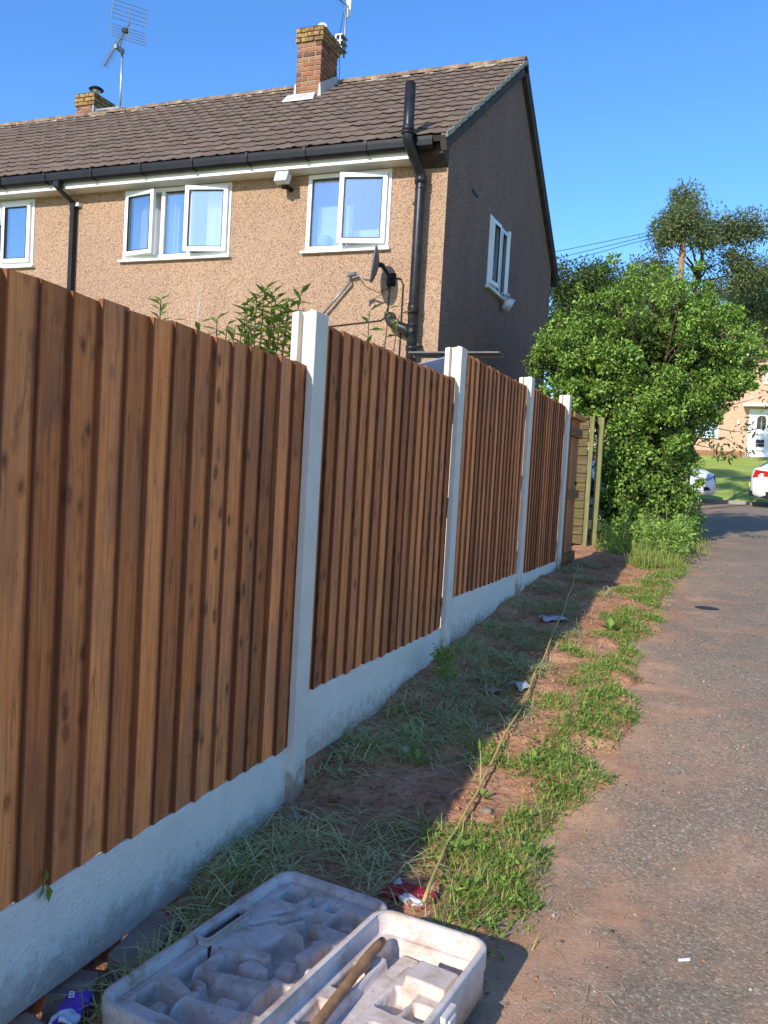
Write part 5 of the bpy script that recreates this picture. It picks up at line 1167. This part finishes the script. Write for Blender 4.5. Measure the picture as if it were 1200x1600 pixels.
tag(link('cigarette_end', MB().tube([(-.035, 2.655, g1(2.655)+.006), (-.005, 2.675, g1(2.67)+.006)], .0045, 8).mesh('cigarette_end', M['white_pl'])), 'white cigarette end on the tarmac', 'cigarette end')
mb = MB(); mb.lathe([(0, .004), (.09, .003), (.11, -.004)], 16)
o = tag(link('patch_mark', mb.mesh('patch_mark', M['gasket'])), 'dark round patch on the tarmac lane', 'patch'); o.location = (-.08, 7.7, g1(7.7)+.001); o.scale = (1, .8, 1); o.rotation_euler = (math.atan(.05), 0, 0)

# ------------------------------------------------------------------ grass, hay, weeds, crumbs
SUNP = [(-.6, 2.66), (-.69, 2.75), (-.57, 2.8), (-.49, 2.63), (-.58, 3.76), (-.68, 3.85), (-.48, 3.87), (-.54, 4.48), (-.64, 4.26), (-.72, 3.77), (-.56, 5.38), (-.66, 5.05), (-.51, 6.44), (-.66, 7.04), (-.63, 8.41), (-.78, 3.05), (-.86, 3.01), (-.62, 3.22), (-.54, 3.16), (-.91, 3.82), (-.75, 9.7), (-.7, 6.15), (-.79, 4.56), (-.51, 2.25), (-.52, 2.15), (-.45, 2.0), (-.5, 5.9), (-.45, 7.4), (-.55, 9.0), (-.4, 10.2), (-.8, 8.0), (-.85, 5.6), (-.5, 4.9), (-.62, 4.0), (-.6, 4.7), (-.7, 6.7), (-.6, 7.7)]
SUNP += [(float(edge_x(y_))-.13-.10*math.sin(y_*5.1), y_) for y_ in np.arange(2.3, 10.5, .33)]
HAYP = [(-1.3, 3.9), (-1.2, 4.3), (-1.25, 4.9), (-1.15, 5.6), (-1.45, 2.41), (-1.48, 2.27), (-1.33, 2.78), (-1.36, 2.62), (-1.39, 4.1), (-1.35, 4.52), (-1.12, 4.73), (-1.13, 4.04), (-1.26, 3.75), (-1.39, 5.78), (-1.45, 5.21), (-1.42, 7.51), (-1.35, 6.66), (-1.4, 8.7), (-1.45, 3.49), (-1.47, 2.65), (-1.43, 2.07), (-1.4, 1.91), (-1.2, 5.3), (-1.05, 5.9), (-1.15, 6.9), (-1.0, 7.6), (-1.2, 8.3), (-1.3, 9.4), (-1.0, 4.4), (-1.12, 2.75), (-1.05, 5.1)]
def field(x, y, P, r_):
    f = np.zeros_like(x)
    for px, py in P: f = np.maximum(f, np.exp(-(((x-px)/r_)**2+((y-py)/(r_*1.25))**2)))
    return f
r = np.random.default_rng(11)
def scatter(n, y0, y1, accept, x0=-1.55):
    y = y0+(y1-y0)*r.random(n); x = x0+(edge_x(y)+.10-x0)*r.random(n); k = r.random(n) < accept(x, y); return x[k], y[k]
def on_case(x, y): return ((x > -1.35) & (x < -.48) & (y < 2.42) & (x-y > -4.2)) | ((x < -1.43) & (y < 2.24) & (vnoise(x*30, y*30, 9) > .12))
def emit(name, x, y, h, lean, wd, m, lift=0.):
    k = ~on_case(x, y); x, y, h, lean, wd = x[k], y[k], h[k], lean[k], wd[k]
    P = np.stack([x, y, verge_z(x, y)-.006+lift*r.random(len(x))], 1)
    tag(link(name, blades_mesh(name, P, h, lean, r.uniform(0, 2*math.pi, len(x)), wd, m)), kind='stuff')
# green grass in the sun
x, y = scatter(330000, 1.4, 11, lambda x, y: np.clip(field(x, y, SUNP, .14)*1.35-.42+(fbm(x*9, y*9, 31)-.47)*2.1, 0, 1)*np.where(y > 6, .75, .7))
emit('grass', x, y, r.uniform(.02, .07, len(x))*(1+.8*r.random(len(x))**2), r.uniform(.35, 1., len(x)), r.uniform(.002, .0052, len(x)), M['grass'])
x, y = scatter(26000, 1.4, 11, lambda x, y: np.clip(field(x, y, SUNP, .13)*1.4-.4+(fbm(x*10, y*10, 35)-.47)*1.2, 0, 1)*.55)
k = ~on_case(x, y); x, y = x[k], y[k]
tag(link('small_weeds', clump_leaves(np.stack([x, y, verge_z(x, y)+.012], 1), np.full(len(x), .018), 4, .024, .013, M['dock'], 'small_weeds', seed=44)), kind='stuff')
# cut grass lying in the shade
x, y = scatter(150000, 1.4, 11, lambda x, y: np.clip(field(x, y, HAYP, .18)*1.3-.38+(fbm(x*8, y*8, 41)-.47)*2.4, 0, 1)*.34*(x < -.85+.12*vnoise(x*5, y*5, 4)))
emit('cut_grass', x, y, r.uniform(.07, .22, len(x)), r.uniform(.82, 1.02, len(x)), r.uniform(.0025, .0058, len(x)), M['hay'], .04)
x, y = scatter(60000, 1.4, 10.5, lambda x, y: np.clip((field(x, y, HAYP, .15)-.15)*(fbm(x*5, y*5, 47)*3-.9), 0, 1)*.5)
emit('grass', x, y, r.uniform(.05, .13, len(x)), r.uniform(.3, 1., len(x)), r.uniform(.0025, .005, len(x)), M['grass'], .01)
# thin straw everywhere, some of it blown on to the tarmac
x, y = scatter(24000, 1.6, 11, lambda x, y: np.clip((fbm(x*6, y*6, 53)-.44)*3, .06, 1)*.6)
emit('straw', x, y, r.uniform(.04, .16, len(x)), r.uniform(.85, 1.02, len(x)), r.uniform(.0014, .003, len(x)), M['straw'], .02)
n = 420; y = 2+9*r.random(n)**1.3; x = edge_x(y)+np.abs(r.normal(0, .28, n)); P = np.stack([x, y, G(y)+.004], 1)
tag(link('straw', blades_mesh('straw', P, r.uniform(.02, .14, n), np.full(n, 1.03), r.uniform(0, 6.28, n), r.uniform(.0014, .003, n), M['straw'])), kind='stuff')
# ragged fringe along the lane edge
n = 9000; y = 2+11*r.random(n); x = edge_x(y)+r.normal(-.06, .06, n); k = fbm(x*9, y*9, 61) > .47; x, y = x[k], y[k]
emit('grass', x, y, r.uniform(.015, .05, len(x)), r.uniform(.2, 1., len(x)), r.uniform(.002, .004, len(x)), M['grass'])
# tall weeds and grass at the foot of the bush
n = 15000; y = 9.6+9*r.random(n)**1.2; x = -1.5+(edge_x(y)+.10+1.5)*r.random(n)**.85; k = r.random(len(x)) < np.clip(fbm(x*4, y*3, 71)*2.2-.55, 0.05, 1); k &= ~((y < 10.6) & (x < -.95)); x, y = x[k], y[k]
hh = r.uniform(.10, .34, len(x))*(.6+.8*vnoise(x*2, y*2, 81))*np.clip(.35+(edge_x(y)-x)*1.6, .3, 1.2)
P = np.stack([x, y, verge_z(x, y)-.01], 1); tag(link('tall_grass', blades_mesh('tall_grass', P, hh, r.uniform(.05, .8, len(x)), r.uniform(0, 6.28, len(x)), r.uniform(.004, .009, len(x)), M['grass'])), kind='stuff')
n = 260; y = 10.2+5*r.random(n); x = -1.35+(edge_x(y)+1.25)*r.random(n); zc = verge_z(x, y)+r.uniform(.05, .40, n)
tag(link('weeds', clump_leaves(np.stack([x, y, zc], 1), r.uniform(.06, .13, n), 26, .06, .022, M['bush'], 'weeds', seed=15)), kind='stuff')
n = 150; y = 11.2+3.5*r.random(n); x = -1.25+.8*r.random(n); P = np.stack([x, y, verge_z(x, y)], 1)
tag(link('tall_stalks', blades_mesh('tall_stalks', P, r.uniform(.4, .85, n), r.uniform(.05, .5, n), r.uniform(0, 6.28, n), r.uniform(.005, .009, n), M['hay'])), kind='stuff')
# broad leaved weeds: each rosette is one plant
def rosette(x, y, n, s, lab, seed, rise=.5):
    rr = np.random.default_rng(seed); a = np.arange(n)*2.4+rr.uniform(-.3, .3, n); el = rr.uniform(.15, rise+.3, n)
    D = np.stack([np.cos(a)*np.cos(el), np.sin(a)*np.cos(el), np.sin(el)], 1); Nn = unit(np.stack([-np.cos(a)*.5, -np.sin(a)*.5, np.ones(n)], 1))
    P = D*.012+np.array([0, 0, .004]); V, F = leaves_arrays(P, D, Nn, s*rr.uniform(.6, 1.2, n), s*.42*rr.uniform(.8, 1.2, n), .14)
    t = thing('weed', lab, 'weed', (x, y, vz(x, y)+.005)); link('leaves', np_mesh('leaves', V, F, M['dock']), t); return t
rosette(-.80, 2.97, 8, .075, 'dock weed leaning against the rope just beyond the red packet', 1, .7)
rosette(-.85, 3.40, 7, .055, 'small weed left of the rope beside the round stone', 2)
rosette(-.72, 3.80, 9, .06, 'low broad leaved weed right of the rope on the sunlit grass', 3)
rosette(-.56, 4.45, 9, .06, 'leafy weed in the grass further up the verge edge', 4)
rosette(-.70, 6.30, 9, .11, 'large dark leaved weed at the shadow edge far up the verge', 5, .8)
rosette(-1.20, 3.60, 7, .07, 'flat weed leaves in the shade left of the rope', 6)
rosette(-1.42, 3.55, 8, .06, 'green weed at the second gravel board foot', 7, .9)
rosette(-1.42, 2.45, 9, .05, 'yellow green weed between the case lid and the gravel board', 8, .8)
t = thing('weed', 'feathery yellow green weed standing against the second gravel board', 'weed', (-1.42, 4.62, vz(-1.42, 4.62)))
cc = np.array([(random.uniform(-.05, .05), random.uniform(-.08, .08), .03+.16*k/14) for k in range(15)])
link('leaves', clump_leaves(cc, np.full(15, .045), 22, .032, .011, M['laurel'], 'leaves', seed=31), t)
# seeding grass stalk by the rope
t = thing('grass_stalk', 'upright seeding grass stalk beside the rope', 'grass stalk', (-.895, 3.55, vz(-.895, 3.55)))
lpart('stem', MB().tube([(0, 0, 0), (-.005, .01, .09), (-.015, .01, .17)], [.003, .0025, .0015], 5), M['hay'], t)
lpart('seed_head', MB().tube([(-.012, .01, .13), (-.014, .01, .145), (-.016, .01, .165), (-.018, .01, .185)], [.002, .007, .006, .001], 6), M['dock'], t)
# crumbs of soil and grit
def crumbs(name, x, y, z, s, m):
    base = np.array([(1, 0, 0), (-1, 0, 0), (0, 1, 0), (0, -1, 0), (0, 0, .7), (0, 0, -.7)]); tri = np.array([(0, 2, 4), (2, 1, 4), (1, 3, 4), (3, 0, 4), (2, 0, 5), (1, 2, 5), (3, 1, 5), (0, 3, 5)])
    n = len(x); J = base[None]*(1+.5*(r.random((n, 6, 1))-.5))*s[:, None, None]; a = r.uniform(0, 6.28, n); c, s_ = np.cos(a), np.sin(a)
    V = np.stack([J[..., 0]*c[:, None]-J[..., 1]*s_[:, None], J[..., 0]*s_[:, None]+J[..., 1]*c[:, None], J[..., 2]], -1)+np.stack([x, y, z], 1)[:, None]
    F = (tri[None]+6*np.arange(n)[:, None, None]).reshape(-1, 3); tag(link(name, np_mesh(name, V.reshape(-1, 3), F, m)), kind='stuff')
n = 5200; y = 1.3+9*r.random(n)**1.4; x = -1.55+(edge_x(y)+1.57)*r.random(n); s = .0028+.015*r.random(n)**4
crumbs('soil_crumbs', x, y, verge_z(x, y)+s*.3, s, M['soil'])
n = 90; y = 2.5+1.2*r.random(n); x = -1.55+.16*r.random(n)**1.3; s = .006+.02*r.random(n)**2; crumbs('soil_crumbs', x, y, verge_z(x, y)+s*.3, s, M['soil'])
n = 3600; y = 1.8+10*r.random(n)**1.3; x = edge_x(y)-.05+np.abs(r.normal(0, .45, n)); s = .0015+.006*r.random(n)**4
crumbs('grit', x, y, G(y)+s*.3, s, M['soil'])
n = 700; y = 1.8+10*r.random(n)**1.3; x = edge_x(y)+1.2*r.random(n); s = .002+.007*r.random(n)**3
crumbs('grit', x, y, G(y)+s*.2, s, simple('dark_grit', (.05, .04, .035), (.12, .10, .09)))
n = 200; y = 1.8+9*r.random(n)**1.3; x = edge_x(y)-.1+.9*r.random(n); s = .003+.007*r.random(n)**3
crumbs('grit', x, y, G(y)+s*.2, s, M['mortar'])
